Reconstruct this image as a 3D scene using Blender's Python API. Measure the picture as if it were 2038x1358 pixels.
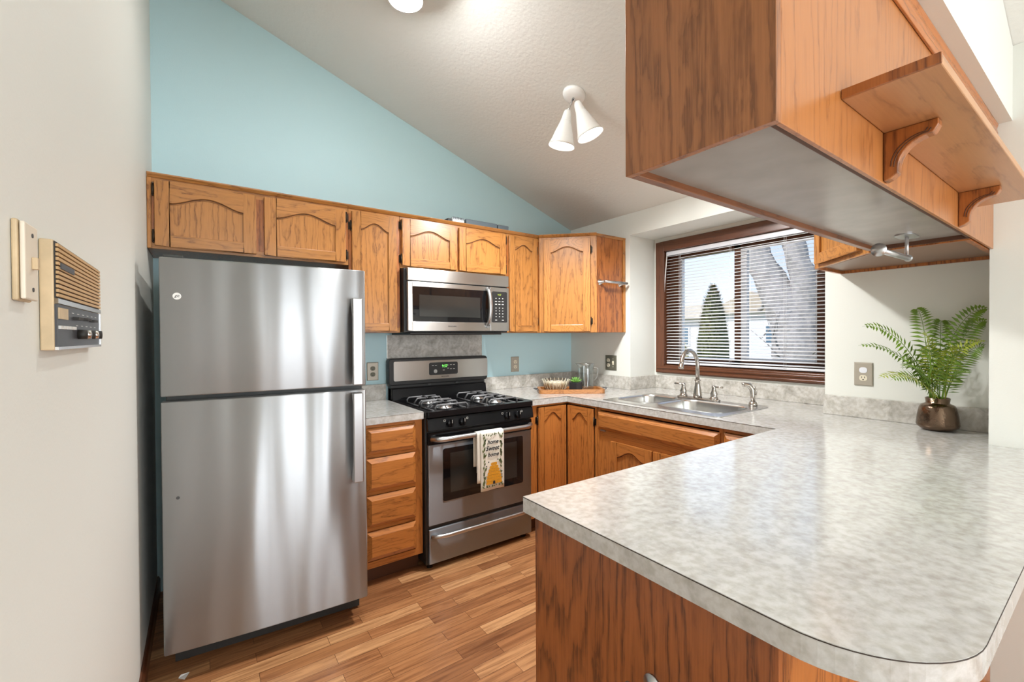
import bpy, bmesh, math, random
from mathutils import Vector, Matrix, Quaternion
random.seed(7)
for o in list(bpy.data.objects): bpy.data.objects.remove(o)
SC = bpy.context.scene
COL = SC.collection
PI = math.pi

# ------------------------------------------------------------------ camera
cam_d = bpy.data.cameras.new('camera'); cam = bpy.data.objects.new('camera', cam_d); COL.objects.link(cam)
R_ = Vector((0.81597762, -0.57805732, -0.00549968)); U_ = Vector((0.01044151, 0.00522567, 0.99993183)); F_ = Vector((0.57798918, 0.81597943, -0.01029982))
m = Matrix.Identity(4)
for i in range(3):
    m[i][0] = R_[i]; m[i][1] = U_[i]; m[i][2] = -F_[i]
m[0][3], m[1][3], m[2][3] = -2.7604, -2.966, 1.3381
cam.matrix_world = m
cam_d.sensor_width = 36; cam_d.sensor_fit = 'HORIZONTAL'; cam_d.lens = 878.215 * 36 / 2038
cam_d.clip_start = 0.02; cam_d.clip_end = 300
SC.camera = cam
SC.view_settings.view_transform = 'Standard'; SC.view_settings.look = 'None'
SC.view_settings.exposure = 0.47; SC.view_settings.gamma = 1.0; SC.view_settings.use_curve_mapping = False

# ------------------------------------------------------------------ sky
W = bpy.data.worlds.new('sky'); SC.world = W; W.use_nodes = True
wn = W.node_tree.nodes; wl = W.node_tree.links; wn.clear()
wo = wn.new('ShaderNodeOutputWorld'); wb = wn.new('ShaderNodeBackground'); wtc = wn.new('ShaderNodeTexCoord')
wsep = wn.new('ShaderNodeSeparateXYZ'); wr = wn.new('ShaderNodeValToRGB')
wl.new(wtc.outputs['Generated'], wsep.inputs[0]); wl.new(wsep.outputs['Z'], wr.inputs[0]); wl.new(wr.outputs[0], wb.inputs[0]); wl.new(wb.outputs[0], wo.inputs[0])
wr.color_ramp.elements[0].position = 0.0; wr.color_ramp.elements[0].color = (0.80, 0.88, 0.97, 1)
wr.color_ramp.elements[1].position = 0.35; wr.color_ramp.elements[1].color = (0.42, 0.62, 0.95, 1)
wb.inputs['Strength'].default_value = 1.05
SC.cycles.transparent_max_bounces = 24


def light(name, kind, loc, energy, color=(1, 1, 1), size=0.1, aim=None, **kw):
    d = bpy.data.lights.new(name, kind); o = bpy.data.objects.new(name, d); COL.objects.link(o)
    o.location = loc; d.energy = energy; d.color = color
    if kind == 'AREA':
        d.shape = 'RECTANGLE'; d.size = size[0]; d.size_y = size[1]
    elif kind == 'SUN':
        d.angle = size
    else:
        d.shadow_soft_size = size
    if aim is not None:
        o.rotation_euler = (Vector(aim) - Vector(loc)).to_track_quat('-Z', 'Y').to_euler()
    for k, v in kw.items(): setattr(d, k, v)
    return o


light('sun', 'SUN', (-6, 2, 9), 4.0, (1, 0.95, 0.88), 0.01, aim=(2, -1, 0))
light('rear_fill_light', 'AREA', (-1.72, -6.42, 1.15), 64, (0.90, 0.955, 1.0), (1.7, 2.0), aim=(-1.72, 0, 1.15))  # fill light added behind the camera, set in the added door opening
light('side_fill_light', 'AREA', (-.33, -5.2, 1.5), 20, (0.90, 0.955, 1.0), (1.6, 1.2), aim=(-3, -5.2, 1.5))  # added fill towards the left wall; no window is built here
light('dining_fill_light', 'POINT', (-1.95, -5.3, 1.9), 18, (.95, 0.975, 1.0), 0.28)  # added fill for ceiling and walls; no pendant hangs here

# ------------------------------------------------------------------ materials


def lin(r, g, b):
    f = lambda c: (c / 255) / 12.92 if c / 255 <= 0.04045 else ((c / 255 + 0.055) / 1.055) ** 2.4
    return (f(r), f(g), f(b), 1)


def newmat(name):
    M = bpy.data.materials.new(name); M.use_nodes = True
    nt = M.node_tree; b = nt.nodes['Principled BSDF']
    return M, nt, b


def plain(name, col, rough=0.5, metal=0.0, bump=0, bscale=40, var=0.0, emit=0, coat=0.0, spec=None):
    M, nt, b = newmat(name)
    b.inputs['Base Color'].default_value = col; b.inputs['Roughness'].default_value = rough; b.inputs['Metallic'].default_value = metal
    b.inputs['Coat Weight'].default_value = coat
    if spec is not None: b.inputs['Specular IOR Level'].default_value = spec
    if emit:
        b.inputs['Emission Color'].default_value = col; b.inputs['Emission Strength'].default_value = emit
    N = nt.nodes; L = nt.links
    tc = N.new('ShaderNodeTexCoord'); nz = N.new('ShaderNodeTexNoise'); nz.inputs['Scale'].default_value = bscale; nz.inputs['Detail'].default_value = 4
    L.new(tc.outputs['Object'], nz.inputs['Vector'])
    if var:
        mx = N.new('ShaderNodeMix'); mx.data_type = 'RGBA'; mx.blend_type = 'MULTIPLY'
        mx.inputs['Factor'].default_value = 1.0
        rp = N.new('ShaderNodeValToRGB'); rp.color_ramp.elements[0].color = (1 - var, 1 - var, 1 - var, 1); rp.color_ramp.elements[0].position = .35; rp.color_ramp.elements[1].position = .65
        L.new(nz.outputs['Fac'], rp.inputs[0]); mx.inputs['A'].default_value = col; L.new(rp.outputs[0], mx.inputs['B']); L.new(mx.outputs['Result'], b.inputs['Base Color'])
    if bump:
        bp = N.new('ShaderNodeBump'); bp.inputs['Strength'].default_value = bump; bp.inputs['Distance'].default_value = 0.004
        L.new(nz.outputs['Fac'], bp.inputs['Height']); L.new(bp.outputs[0], b.inputs['Normal'])
    return M


def oak(name, axis, base, dark, ring=15, rough=0.33, contrast=0.8, fine=0.5, wide=False):
    """wood whose grain runs along axis (0,1,2)"""
    M, nt, b = newmat(name); N = nt.nodes; L = nt.links
    tc = N.new('ShaderNodeTexCoord'); oi = N.new('ShaderNodeObjectInfo')
    ml = N.new('ShaderNodeVectorMath'); ml.operation = 'MULTIPLY_ADD'
    cb = N.new('ShaderNodeCombineXYZ')
    for k in range(3): L.new(oi.outputs['Random'], cb.inputs[k])
    ml.inputs[1].default_value = (13.7, 9.1, 17.3)
    L.new(cb.outputs[0], ml.inputs[0]); L.new(tc.outputs['Object'], ml.inputs[2])

    def mapped(across, along):
        mp = N.new('ShaderNodeMapping'); s = [across] * 3; s[axis] = along
        mp.inputs['Scale'].default_value = s; L.new(ml.outputs[0], mp.inputs['Vector']); return mp.outputs[0]
    n1 = N.new('ShaderNodeTexNoise'); n1.inputs['Scale'].default_value = 1; n1.inputs['Detail'].default_value = 1.2; n1.inputs['Roughness'].default_value = .45
    L.new(mapped(7.0, 0.7), n1.inputs['Vector'])
    n1b = N.new('ShaderNodeTexNoise'); n1b.inputs['Scale'].default_value = 1; n1b.inputs['Detail'].default_value = 3
    L.new(mapped(60, 14), n1b.inputs['Vector'])
    ad = N.new('ShaderNodeMath'); ad.operation = 'MULTIPLY_ADD'; ad.inputs[1].default_value = 0.085
    L.new(n1b.outputs['Fac'], ad.inputs[0]); L.new(n1.outputs['Fac'], ad.inputs[2])
    mu = N.new('ShaderNodeMath'); mu.operation = 'MULTIPLY'; mu.inputs[1].default_value = ring; L.new(ad.outputs[0], mu.inputs[0])
    fr = N.new('ShaderNodeMath'); fr.operation = 'FRACT'; L.new(mu.outputs[0], fr.inputs[0])
    r1 = N.new('ShaderNodeValToRGB'); e = r1.color_ramp.elements
    e[0].position = 0.0; e[0].color = (1, 1, 1, 1); e[1].position = 1.0; e[1].color = (0.75, .75, .75, 1)
    for p, v in (((0.26, 0.55), (0.42, 0.12), (0.68, 0.0), (0.9, 0.25)) if wide else ((0.10, 0.55), (0.26, 0.12), (0.62, 0.0), (0.92, 0.18))):
        q = e.new(p); q.color = (v, v, v, 1)
    L.new(fr.outputs[0], r1.inputs[0])
    n2 = N.new('ShaderNodeTexNoise'); n2.inputs['Scale'].default_value = 1; n2.inputs['Detail'].default_value = 4; n2.inputs['Roughness'].default_value = .65
    L.new(mapped(230, 7), n2.inputs['Vector'])
    r2 = N.new('ShaderNodeValToRGB'); r2.color_ramp.elements[0].position = .42; r2.color_ramp.elements[0].color = (1, 1, 1, 1); r2.color_ramp.elements[1].position = .62; r2.color_ramp.elements[1].color = (0, 0, 0, 1)
    L.new(n2.outputs['Fac'], r2.inputs[0])
    # combine: rings*contrast*(.35+.65*fine) + fine streak
    m1 = N.new('ShaderNodeMath'); m1.operation = 'MULTIPLY_ADD'; m1.inputs[1].default_value = 0.6; m1.inputs[2].default_value = 0.4; L.new(r2.outputs[0], m1.inputs[0])
    m2 = N.new('ShaderNodeMath'); m2.operation = 'MULTIPLY'; L.new(r1.outputs[0], m2.inputs[0]); L.new(m1.outputs[0], m2.inputs[1])
    m3 = N.new('ShaderNodeMath'); m3.operation = 'MULTIPLY'; m3.inputs[1].default_value = contrast; L.new(m2.outputs[0], m3.inputs[0])
    m4 = N.new('ShaderNodeMath'); m4.operation = 'MULTIPLY_ADD'; m4.inputs[1].default_value = fine * .3; m4.use_clamp = True; L.new(r2.outputs[0], m4.inputs[0]); L.new(m3.outputs[0], m4.inputs[2])
    mx = N.new('ShaderNodeMix'); mx.data_type = 'RGBA'; mx.inputs['A'].default_value = base; mx.inputs['B'].default_value = dark
    L.new(m4.outputs[0], mx.inputs['Factor'])
    # per board tone
    hs = N.new('ShaderNodeHueSaturation'); mr = N.new('ShaderNodeMapRange'); mr.inputs['To Min'].default_value = 0.9; mr.inputs['To Max'].default_value = 1.08
    L.new(oi.outputs['Random'], mr.inputs['Value']); L.new(mr.outputs[0], hs.inputs['Value']); L.new(mx.outputs['Result'], hs.inputs['Color'])
    L.new(hs.outputs[0], b.inputs['Base Color'])
    b.inputs['Roughness'].default_value = rough
    b.inputs['Coat Weight'].default_value = 0.15; b.inputs['Coat Roughness'].default_value = 0.2
    bp = N.new('ShaderNodeBump'); bp.inputs['Strength'].default_value = 0.12; bp.inputs['Distance'].default_value = 0.002; bp.invert = True
    L.new(m4.outputs[0], bp.inputs['Height']); L.new(bp.outputs[0], b.inputs['Normal'])
    return M


def stone(name, light_c, dark_c, rough=0.22, coat=0.0, sc=13):
    M, nt, b = newmat(name); N = nt.nodes; L = nt.links
    tc = N.new('ShaderNodeTexCoord')
    n1 = N.new('ShaderNodeTexNoise'); n1.inputs['Scale'].default_value = sc; n1.inputs['Detail'].default_value = 9; n1.inputs['Roughness'].default_value = .68; n1.inputs['Distortion'].default_value = 0.6
    L.new(tc.outputs['Object'], n1.inputs['Vector'])
    r1 = N.new('ShaderNodeValToRGB'); r1.color_ramp.elements[0].position = .36; r1.color_ramp.elements[0].color = dark_c; r1.color_ramp.elements[1].position = .58; r1.color_ramp.elements[1].color = light_c
    L.new(n1.outputs['Fac'], r1.inputs[0])
    n2 = N.new('ShaderNodeTexNoise'); n2.inputs['Scale'].default_value = 55; n2.inputs['Detail'].default_value = 5; L.new(tc.outputs['Object'], n2.inputs['Vector'])
    r2 = N.new('ShaderNodeValToRGB'); r2.color_ramp.elements[0].position = .35; r2.color_ramp.elements[0].color = (.82, .80, .76, 1); r2.color_ramp.elements[1].position = .6; r2.color_ramp.elements[1].color = (1, 1, 1, 1)
    L.new(n2.outputs['Fac'], r2.inputs[0])
    mx = N.new('ShaderNodeMix'); mx.data_type = 'RGBA'; mx.blend_type = 'MULTIPLY'; mx.inputs['Factor'].default_value = 1
    L.new(r1.outputs[0], mx.inputs['A']); L.new(r2.outputs[0], mx.inputs['B']); L.new(mx.outputs['Result'], b.inputs['Base Color'])
    b.inputs['Roughness'].default_value = rough; b.inputs['Coat Weight'].default_value = coat; b.inputs['Coat Roughness'].default_value = .16
    bp = N.new('ShaderNodeBump'); bp.inputs['Strength'].default_value = .03; bp.inputs['Distance'].default_value = .002; L.new(n2.outputs['Fac'], bp.inputs['Height']); L.new(bp.outputs[0], b.inputs['Normal'])
    return M


def steel(name, base=(.60, .59, .57, 1), rough=.30, aniso=.75, axis='X', streak=(1.5, 1.5, 420), wave=0.0):
    M, nt, b = newmat(name); N = nt.nodes; L = nt.links
    b.inputs['Metallic'].default_value = 1; b.inputs['Base Color'].default_value = base
    tc = N.new('ShaderNodeTexCoord'); mp = N.new('ShaderNodeMapping'); mp.inputs['Scale'].default_value = streak; L.new(tc.outputs['Object'], mp.inputs[0])
    nz = N.new('ShaderNodeTexNoise'); nz.inputs['Scale'].default_value = 1; nz.inputs['Detail'].default_value = 3; L.new(mp.outputs[0], nz.inputs['Vector'])
    mr = N.new('ShaderNodeMapRange'); mr.inputs['To Min'].default_value = rough - .02; mr.inputs['To Max'].default_value = rough + .02; L.new(nz.outputs['Fac'], mr.inputs['Value']); L.new(mr.outputs[0], b.inputs['Roughness'])
    b.inputs['Anisotropic'].default_value = aniso
    tg = N.new('ShaderNodeTangent'); tg.direction_type = 'RADIAL'; tg.axis = axis; L.new(tg.outputs[0], b.inputs['Tangent'])
    if wave:
        n2 = N.new('ShaderNodeTexNoise'); n2.inputs['Scale'].default_value = 1; n2.inputs['Detail'].default_value = 1
        mp2 = N.new('ShaderNodeMapping'); mp2.inputs['Scale'].default_value = (5.5, 2, .55); L.new(tc.outputs['Object'], mp2.inputs[0]); L.new(mp2.outputs[0], n2.inputs['Vector'])
        bp = N.new('ShaderNodeBump'); bp.inputs['Strength'].default_value = 1; bp.inputs['Distance'].default_value = wave; L.new(n2.outputs['Fac'], bp.inputs['Height']); L.new(bp.outputs[0], b.inputs['Normal'])
    return M


def glassy(name, tint=(1, 1, 1, 1), refl=0.08, rough=0.0):
    M = bpy.data.materials.new(name); M.use_nodes = True; nt = M.node_tree; N = nt.nodes; L = nt.links; N.clear()
    o = N.new('ShaderNodeOutputMaterial'); t = N.new('ShaderNodeBsdfTransparent'); g = N.new('ShaderNodeBsdfGlossy'); mx = N.new('ShaderNodeMixShader')
    lw = N.new('ShaderNodeLayerWeight'); lw.inputs['Blend'].default_value = .5; pw = N.new('ShaderNodeMath'); pw.operation = 'POWER'; pw.inputs[1].default_value = 3; L.new(lw.outputs['Facing'], pw.inputs[0]); fz = N.new('ShaderNodeMath'); fz.operation = 'MULTIPLY_ADD'; fz.inputs[1].default_value = .45; fz.inputs[2].default_value = refl * .6; L.new(pw.outputs[0], fz.inputs[0])
    t.inputs[0].default_value = tint; g.inputs['Roughness'].default_value = rough
    L.new(fz.outputs[0], mx.inputs[0]); L.new(t.outputs[0], mx.inputs[1]); L.new(g.outputs[0], mx.inputs[2]); L.new(mx.outputs[0], o.inputs[0])
    return M


def planks(name):
    M, nt, b = newmat(name); N = nt.nodes; L = nt.links
    tc = N.new('ShaderNodeTexCoord'); br = N.new('ShaderNodeTexBrick')
    L.new(tc.outputs['Object'], br.inputs['Vector'])
    br.offset = .37; br.offset_frequency = 2; br.squash = 1.0
    br.inputs['Color1'].default_value = (0, 0, 0, 1); br.inputs['Color2'].default_value = (1, 1, 1, 1); br.inputs['Mortar'].default_value = (.5, .5, .5, 1)
    br.inputs['Scale'].default_value = 1; br.inputs['Mortar Size'].default_value = 0.0008; br.inputs['Brick Width'].default_value = .43; br.inputs['Row Height'].default_value = .068; br.inputs['Bias'].default_value = 0
    rp = N.new('ShaderNodeValToRGB'); e = rp.color_ramp.elements
    e[0].color = lin(152, 102, 65); e[1].color = lin(210, 160, 112)
    q = e.new(.35); q.color = lin(172, 118, 76); q = e.new(.7); q.color = lin(190, 136, 90)
    L.new(br.outputs['Color'], rp.inputs[0])
    mp = N.new('ShaderNodeMapping'); mp.inputs['Scale'].default_value = (3.2, 55, 1)
    ad = N.new('ShaderNodeVectorMath'); ad.operation = 'MULTIPLY_ADD'; ad.inputs[1].default_value = (23, 11, 0); L.new(br.outputs['Color'], ad.inputs[0]); L.new(tc.outputs['Object'], ad.inputs[2])
    L.new(ad.outputs[0], mp.inputs[0])
    nz = N.new('ShaderNodeTexNoise'); nz.inputs['Scale'].default_value = 1; nz.inputs['Detail'].default_value = 6; nz.inputs['Roughness'].default_value = .62; nz.inputs['Distortion'].default_value = .8; L.new(mp.outputs[0], nz.inputs['Vector'])
    r2 = N.new('ShaderNodeValToRGB'); r2.color_ramp.elements[0].position = .33; r2.color_ramp.elements[0].color = (.44, .35, .29, 1); r2.color_ramp.elements[1].position = .60; r2.color_ramp.elements[1].color = (1, 1, 1, 1)
    L.new(nz.outputs['Fac'], r2.inputs[0])
    mx = N.new('ShaderNodeMix'); mx.data_type = 'RGBA'; mx.blend_type = 'MULTIPLY'; mx.inputs['Factor'].default_value = .85
    L.new(rp.outputs[0], mx.inputs['A']); L.new(r2.outputs[0], mx.inputs['B'])
    m2 = N.new('ShaderNodeMix'); m2.data_type = 'RGBA'; m2.inputs['B'].default_value = lin(80, 46, 26)
    L.new(br.outputs['Fac'], m2.inputs['Factor']); L.new(mx.outputs['Result'], m2.inputs['A']); L.new(m2.outputs['Result'], b.inputs['Base Color'])
    b.inputs['Roughness'].default_value = .33
    bp = N.new('ShaderNodeBump'); bp.inputs['Strength'].default_value = .08; bp.inputs['Distance'].default_value = .002; L.new(nz.outputs['Fac'], bp.inputs['Height']); L.new(bp.outputs[0], b.inputs['Normal'])
    return M


OB, OD = lin(186, 126, 63), lin(108, 62, 25)          # honey oak
oakV = oak('honey_oak_upright', 2, OB, OD); oakX = oak('honey_oak_lengthwise', 0, OB, OD); oakY = oak('honey_oak_crosswise', 1, OB, OD)
VB, VD = lin(176, 106, 50), lin(104, 54, 22)          # veneer panels, a redder stain
venV = oak('oak_veneer_upright', 2, VB, VD, ring=17, contrast=.85, fine=.6, wide=True)
LB, LD = lin(188, 119, 58), lin(120, 68, 29)          # base cabinets
lowV = oak('base_oak_upright', 2, LB, LD); lowX = oak('base_oak_lengthwise', 0, LB, LD); lowY = oak('base_oak_crosswise', 1, LB, LD)
shelfM = oak('birch_veneer_lengthwise', 0, lin(190, 138, 92), lin(140, 96, 60), ring=9, contrast=.6, fine=.25)
walnutV = oak('stained_pine_upright', 2, lin(106, 62, 38), lin(64, 36, 20), contrast=.6)
walnutY = oak('stained_pine_crosswise', 1, lin(106, 62, 38), lin(64, 36, 20), contrast=.6)
trayM = oak('acacia_lengthwise', 0, lin(176, 116, 66), lin(104, 60, 30), ring=12)
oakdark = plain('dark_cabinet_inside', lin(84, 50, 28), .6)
wallM = plain('cream_wall_paint', lin(225, 226, 219), .6, bump=.08, bscale=160)
blueM = plain('light_blue_wall_paint', lin(192, 225, 232), .6, bump=.08, bscale=160)
ceilM = plain('textured_ceiling_paint', lin(231, 231, 226), .8, bump=.5, bscale=55)
floorM = planks('wood_strip_laminate')
lamM = stone('mottled_grey_laminate', lin(204, 204, 201), lin(189, 188, 185), .14, .4, 20)
splM = stone('mottled_grey_backsplash', lin(208, 205, 199), lin(168, 164, 156), .35)
seamM = plain('laminate_dark_core', lin(60, 50, 44), .6)
fridgeM = steel('brushed_steel_fridge', (.355, .362, .366, 1), .36, .96, wave=.02)
steelM = steel('brushed_steel', (.58, .58, .57, 1), .30, .85)
steelD = steel('brushed_steel_oven', (.33, .37, .415, 1), .42, .9)
fridgeH = plain('fridge_handle_steel', (.42, .42, .42, 1), .36, 1)
handleM = plain('satin_steel', (.56, .57, .58, 1), .32, 1)
nickelM = plain('brushed_nickel', (.50, .47, .43, 1), .25, 1)
sinkM = steel('sink_steel', (.72, .72, .71, 1), .26, .0, axis='Z', streak=(60, 60, 60))
blackM = plain('gloss_black_enamel', (.008, .008, .009, 1), .12, spec=.16)
blackS = plain('satin_black', (.018, .018, .018, 1), .42)
ironM = plain('grey_cast_iron', (.16, .16, .165, 1), .4, .4)
blackG = plain('black_glass', (.008, .008, .009, 1), .04)
ovenG = plain('tinted_oven_glass', (.030, .030, .028, 1), .08)
gapM = plain('fridge_side_grey', lin(58, 60, 58), .5)
hingeM = plain('antique_bronze', (.05, .038, .028, 1), .38, .85)
whiteM = plain('white_enamel', lin(248, 248, 245), .3)
chromeM = plain('chrome', (.75, .75, .75, 1), .12, 1)
dimLED = plain('yellow_green_digits', lin(150, 170, 60), .5, emit=.5)
greenLED = plain('green_display_digits', (.18, .85, .12, 1), .5, emit=1.6)
inkW = plain('printed_white', lin(210, 210, 205), .6)
inkG = plain('printed_grey', lin(70, 70, 70), .6)
bulbM = plain('lit_bulb', (1, .98, .94, 1), .5, emit=14)
melM = plain('grey_melamine', lin(158, 152, 146), .24, var=.14, bscale=9)
vinylM = plain('white_vinyl', lin(228, 230, 236), .4)
plateM = plain('nickel_plate', lin(178, 170, 156), .4, .35)
plateD = plain('pewter_plate', lin(104, 102, 88), .45, .2)
ivoryM = plain('ivory_plastic', lin(226, 218, 196), .4)
slotM = plain('dark_slots', (.02, .018, .015, 1), .6)
beigeP = plain('aged_beige_plastic', lin(214, 190, 152), .5, var=.2, bscale=22)
tanP = plain('tan_speaker_grille', lin(196, 160, 112), .5)
darkP = plain('dark_control_face', lin(62, 64, 68), .4)
winG = glassy('window_glass', (1, 1, 1, 1), .06)
clearG = glassy('clear_pressed_glass', (.90, .92, .92, 1), .22, .10)
blindM = plain('white_blind_slats', lin(246, 246, 248), .45)
ribB = plain('frosted_rib_glass', lin(206, 198, 178), .2)
waxM = plain('cream_wax', lin(238, 228, 206), .5)
ribG = glassy('ribbed_glass', (.95, .94, .91, 1), .2, .10)
bronzeM = plain('hammered_bronze', (.17, .115, .08, 1), .16, 1, bump=.35, bscale=85)
leafM = plain('fern_green', lin(124, 162, 48), .4, var=.55, bscale=14)
leafY = plain('fern_yellow_green', lin(168, 180, 56), .45, var=.35, bscale=14)
succM = plain('succulent_green', lin(98, 146, 62), .5)
potM = plain('black_pot', lin(38, 38, 42), .5)
clothM = plain('white_cotton', lin(236, 232, 220), .9, bump=.3, bscale=500)
goldM = plain('honey_yellow_print', lin(226, 158, 34), .9, var=.25, bscale=120)
oliveM = plain('olive_leaf_print', lin(104, 112, 72), .9)
inkM = plain('black_print', lin(34, 34, 38), .9)

# ------------------------------------------------------------------ mesh helpers


class MB:
    def __init__(s): s.v = []; s.f = []; s.mi = []; s.sm = []

    def add(s, vs, fs, mi=0, smooth=False, M=None):
        b = len(s.v)
        for v in vs:
            v = Vector(v); s.v.append(M @ v if M is not None else v)
        for f in fs: s.f.append([b + i for i in f]); s.mi.append(mi); s.sm.append(smooth)
        return s

    def box(s, x0, x1, y0, y1, z0, z1, mi=0, M=None):
        return s.add([(x0, y0, z0), (x1, y0, z0), (x1, y1, z0), (x0, y1, z0), (x0, y0, z1), (x1, y0, z1), (x1, y1, z1), (x0, y1, z1)],
                     [(0, 3, 2, 1), (4, 5, 6, 7), (0, 1, 5, 4), (1, 2, 6, 5), (2, 3, 7, 6), (3, 0, 4, 7)], mi, False, M)

    def prism(s, pts, M, d0, d1, mi=0, smooth=False):
        """pts in local (x,z); extruded along local y from d0 to d1"""
        n = len(pts)
        vs = [(p[0], d0, p[1]) for p in pts] + [(p[0], d1, p[1]) for p in pts]
        s.add(vs, [list(range(n)), list(range(2 * n - 1, n - 1, -1))], mi, False, M)
        b = len(s.v) - 2 * n
        for i in range(n):
            j = (i + 1) % n; s.f.append([b + i, b + n + i, b + n + j, b + j]); s.mi.append(mi); s.sm.append(smooth)
        return s

    def frustum(s, x0, x1, z0, z1, d0, d1, c, M=None, mi=0):
        vs = [(x0, d0, z0), (x1, d0, z0), (x1, d0, z1), (x0, d0, z1), (x0 + c, d1, z0 + c), (x1 - c, d1, z0 + c), (x1 - c, d1, z1 - c), (x0 + c, d1, z1 - c)]
        return s.add(vs, [(0, 3, 2, 1), (4, 5, 6, 7), (0, 1, 5, 4), (1, 2, 6, 5), (2, 3, 7, 6), (3, 0, 4, 7)], mi, False, M)

    def lathe(s, prof, c=(0, 0, 0), n=28, mi=0, M=None, axis=None, smooth=True, cap=True):
        """prof [(r,h)] about +Z of the frame; axis turns +Z"""
        Q = Matrix.Translation(c)
        if axis is not None: Q = Q @ Vector((0, 0, 1)).rotation_difference(Vector(axis).normalized()).to_matrix().to_4x4()
        if M is not None: Q = M @ Q
        vs = []; k = len(prof)
        for r, h in prof:
            for i in range(n):
                a = 2 * PI * i / n; vs.append((r * math.cos(a), r * math.sin(a), h))
        fs = [(j * n + i, j * n + (i + 1) % n, (j + 1) * n + (i + 1) % n, (j + 1) * n + i) for j in range(k - 1) for i in range(n)]
        s.add(vs, fs, mi, smooth, Q)
        if cap:
            b = len(s.v) - k * n
            if prof[0][0] > 1e-6: s.f.append([b + i for i in range(n)][::-1]); s.mi.append(mi); s.sm.append(False)
            if prof[-1][0] > 1e-6: s.f.append([b + (k - 1) * n + i for i in range(n)]); s.mi.append(mi); s.sm.append(False)
        return s

    def tube(s, pts, r, n=12, mi=0, M=None, cap=True, flat=None):
        pts = [Vector(p) for p in pts]; k = len(pts); rs = r if isinstance(r, (list, tuple)) else [r] * k
        t0 = (pts[1] - pts[0]).normalized(); nv = t0.orthogonal().normalized() if flat is None else Vector(flat[0]); vs = []
        for i, p in enumerate(pts):
            t = (pts[min(i + 1, k - 1)] - pts[max(i - 1, 0)]).normalized()
            nv = (nv - t * nv.dot(t)).normalized(); bv = t.cross(nv)
            e = 1.0 if flat is None else flat[1]
            for j in range(n):
                a = 2 * PI * j / n; vs.append(p + nv * rs[i] * math.cos(a) * e + bv * rs[i] * math.sin(a))
        fs = [(j * n + i, j * n + (i + 1) % n, (j + 1) * n + (i + 1) % n, (j + 1) * n + i) for j in range(k - 1) for i in range(n)]
        s.add(vs, fs, mi, True, M)
        if cap:
            b = len(s.v) - k * n
            s.f.append([b + i for i in range(n)][::-1]); s.mi.append(mi); s.sm.append(False)
            s.f.append([b + (k - 1) * n + i for i in range(n)]); s.mi.append(mi); s.sm.append(False)
        return s

    def ball(s, c, r, n=16, mi=0, sc=(1, 1, 1)):
        prof = [(max(1e-5, r * math.sin(PI * i / n)), -r * math.cos(PI * i / n)) for i in range(n + 1)]
        return s.lathe(prof, c, n * 2, mi, cap=False, M=None if sc == (1, 1, 1) else Matrix.Translation(c) @ Matrix.Diagonal((*sc, 1)) @ Matrix.Translation(-Vector(c)))


def root_loc(p):
    l = Vector((0, 0, 0)); q = p
    while q is not None: l += q.location; q = q.parent
    return l


def obj(name, mb, mats, parent=None, bevel=0, seg=2, loc=None, label=None, rot=0.0):
    """one mesh object; coordinates given in the world (before the thing's own turn)"""
    me = bpy.data.meshes.new(name)
    off = root_loc(parent) if parent is not None else Vector(loc if loc is not None else (0, 0, 0))
    bm = bmesh.new(); vs = [bm.verts.new(v - off) for v in mb.v]
    for f, mi, sm in zip(mb.f, mb.mi, mb.sm):
        try:
            fc = bm.faces.new([vs[i] for i in f]); fc.material_index = mi; fc.smooth = sm
        except ValueError: pass
    bmesh.ops.remove_doubles(bm, verts=bm.verts, dist=1e-6)
    bmesh.ops.recalc_face_normals(bm, faces=bm.faces)
    bm.to_mesh(me); bm.free()
    for mt in (mats if isinstance(mats, (list, tuple)) else [mats]): me.materials.append(mt)
    o = bpy.data.objects.new(name, me); COL.objects.link(o)
    if parent is not None: o.parent = parent
    else: o.location = off
    if bevel:
        md = o.modifiers.new('edge', 'BEVEL'); md.width = bevel; md.segments = seg; md.limit_method = 'ANGLE'; md.angle_limit = math.radians(50)
        md.harden_normals = False
    if label: o['label'] = label
    return o


def tag(o, label, cat, group=None):
    o['label'] = label; o['category'] = cat
    if group: o['group'] = group
    return o


def thing(name, label, cat, loc, rotz=0, group=None):
    o = bpy.data.objects.new(name, None); COL.objects.link(o); o.location = loc; o.rotation_euler = (0, 0, rotz); o.empty_display_size = .05
    return tag(o, label, cat, group)


def struct(name, mb, mats, loc=None, parent=None, bevel=0):
    o = obj(name, mb, mats, parent, bevel, loc=loc)
    if parent is None: o['kind'] = 'structure'
    return o


def text(name, body, size, M, mat, parent, shear=0, align='CENTER', ext=.0003, squeeze=1.0, bold=0.0):
    c = bpy.data.curves.new('lettering', 'FONT'); c.body = body; c.size = size; c.shear = shear; c.align_x = align; c.align_y = 'CENTER'; c.extrude = ext; c.resolution_u = 3; c.offset = bold
    t = bpy.data.objects.new('tmp', c); COL.objects.link(t)
    bpy.context.view_layer.update()
    me = bpy.data.meshes.new_from_object(t.evaluated_get(bpy.context.evaluated_depsgraph_get()))
    bpy.data.objects.remove(t); bpy.data.curves.remove(c)
    # text lies in its XY plane; M maps local (x across, y out, z up)
    T = M @ Matrix(((squeeze, 0, 0, 0), (0, 0, 1, 0), (0, 1, 0, 0), (0, 0, 0, 1)))
    T = Matrix.Translation(-root_loc(parent)) @ T
    me.transform(T)
    me.materials.clear(); me.materials.append(mat); me.name = name
    o = bpy.data.objects.new(name, me); COL.objects.link(o); o.parent = parent
    return o


def frame(o, x, y, z=(0, 0, 1)):
    M = Matrix.Identity(4)
    for i in range(3): M[i][0] = x[i]; M[i][1] = y[i]; M[i][2] = z[i]; M[i][3] = o[i]
    return M


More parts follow.
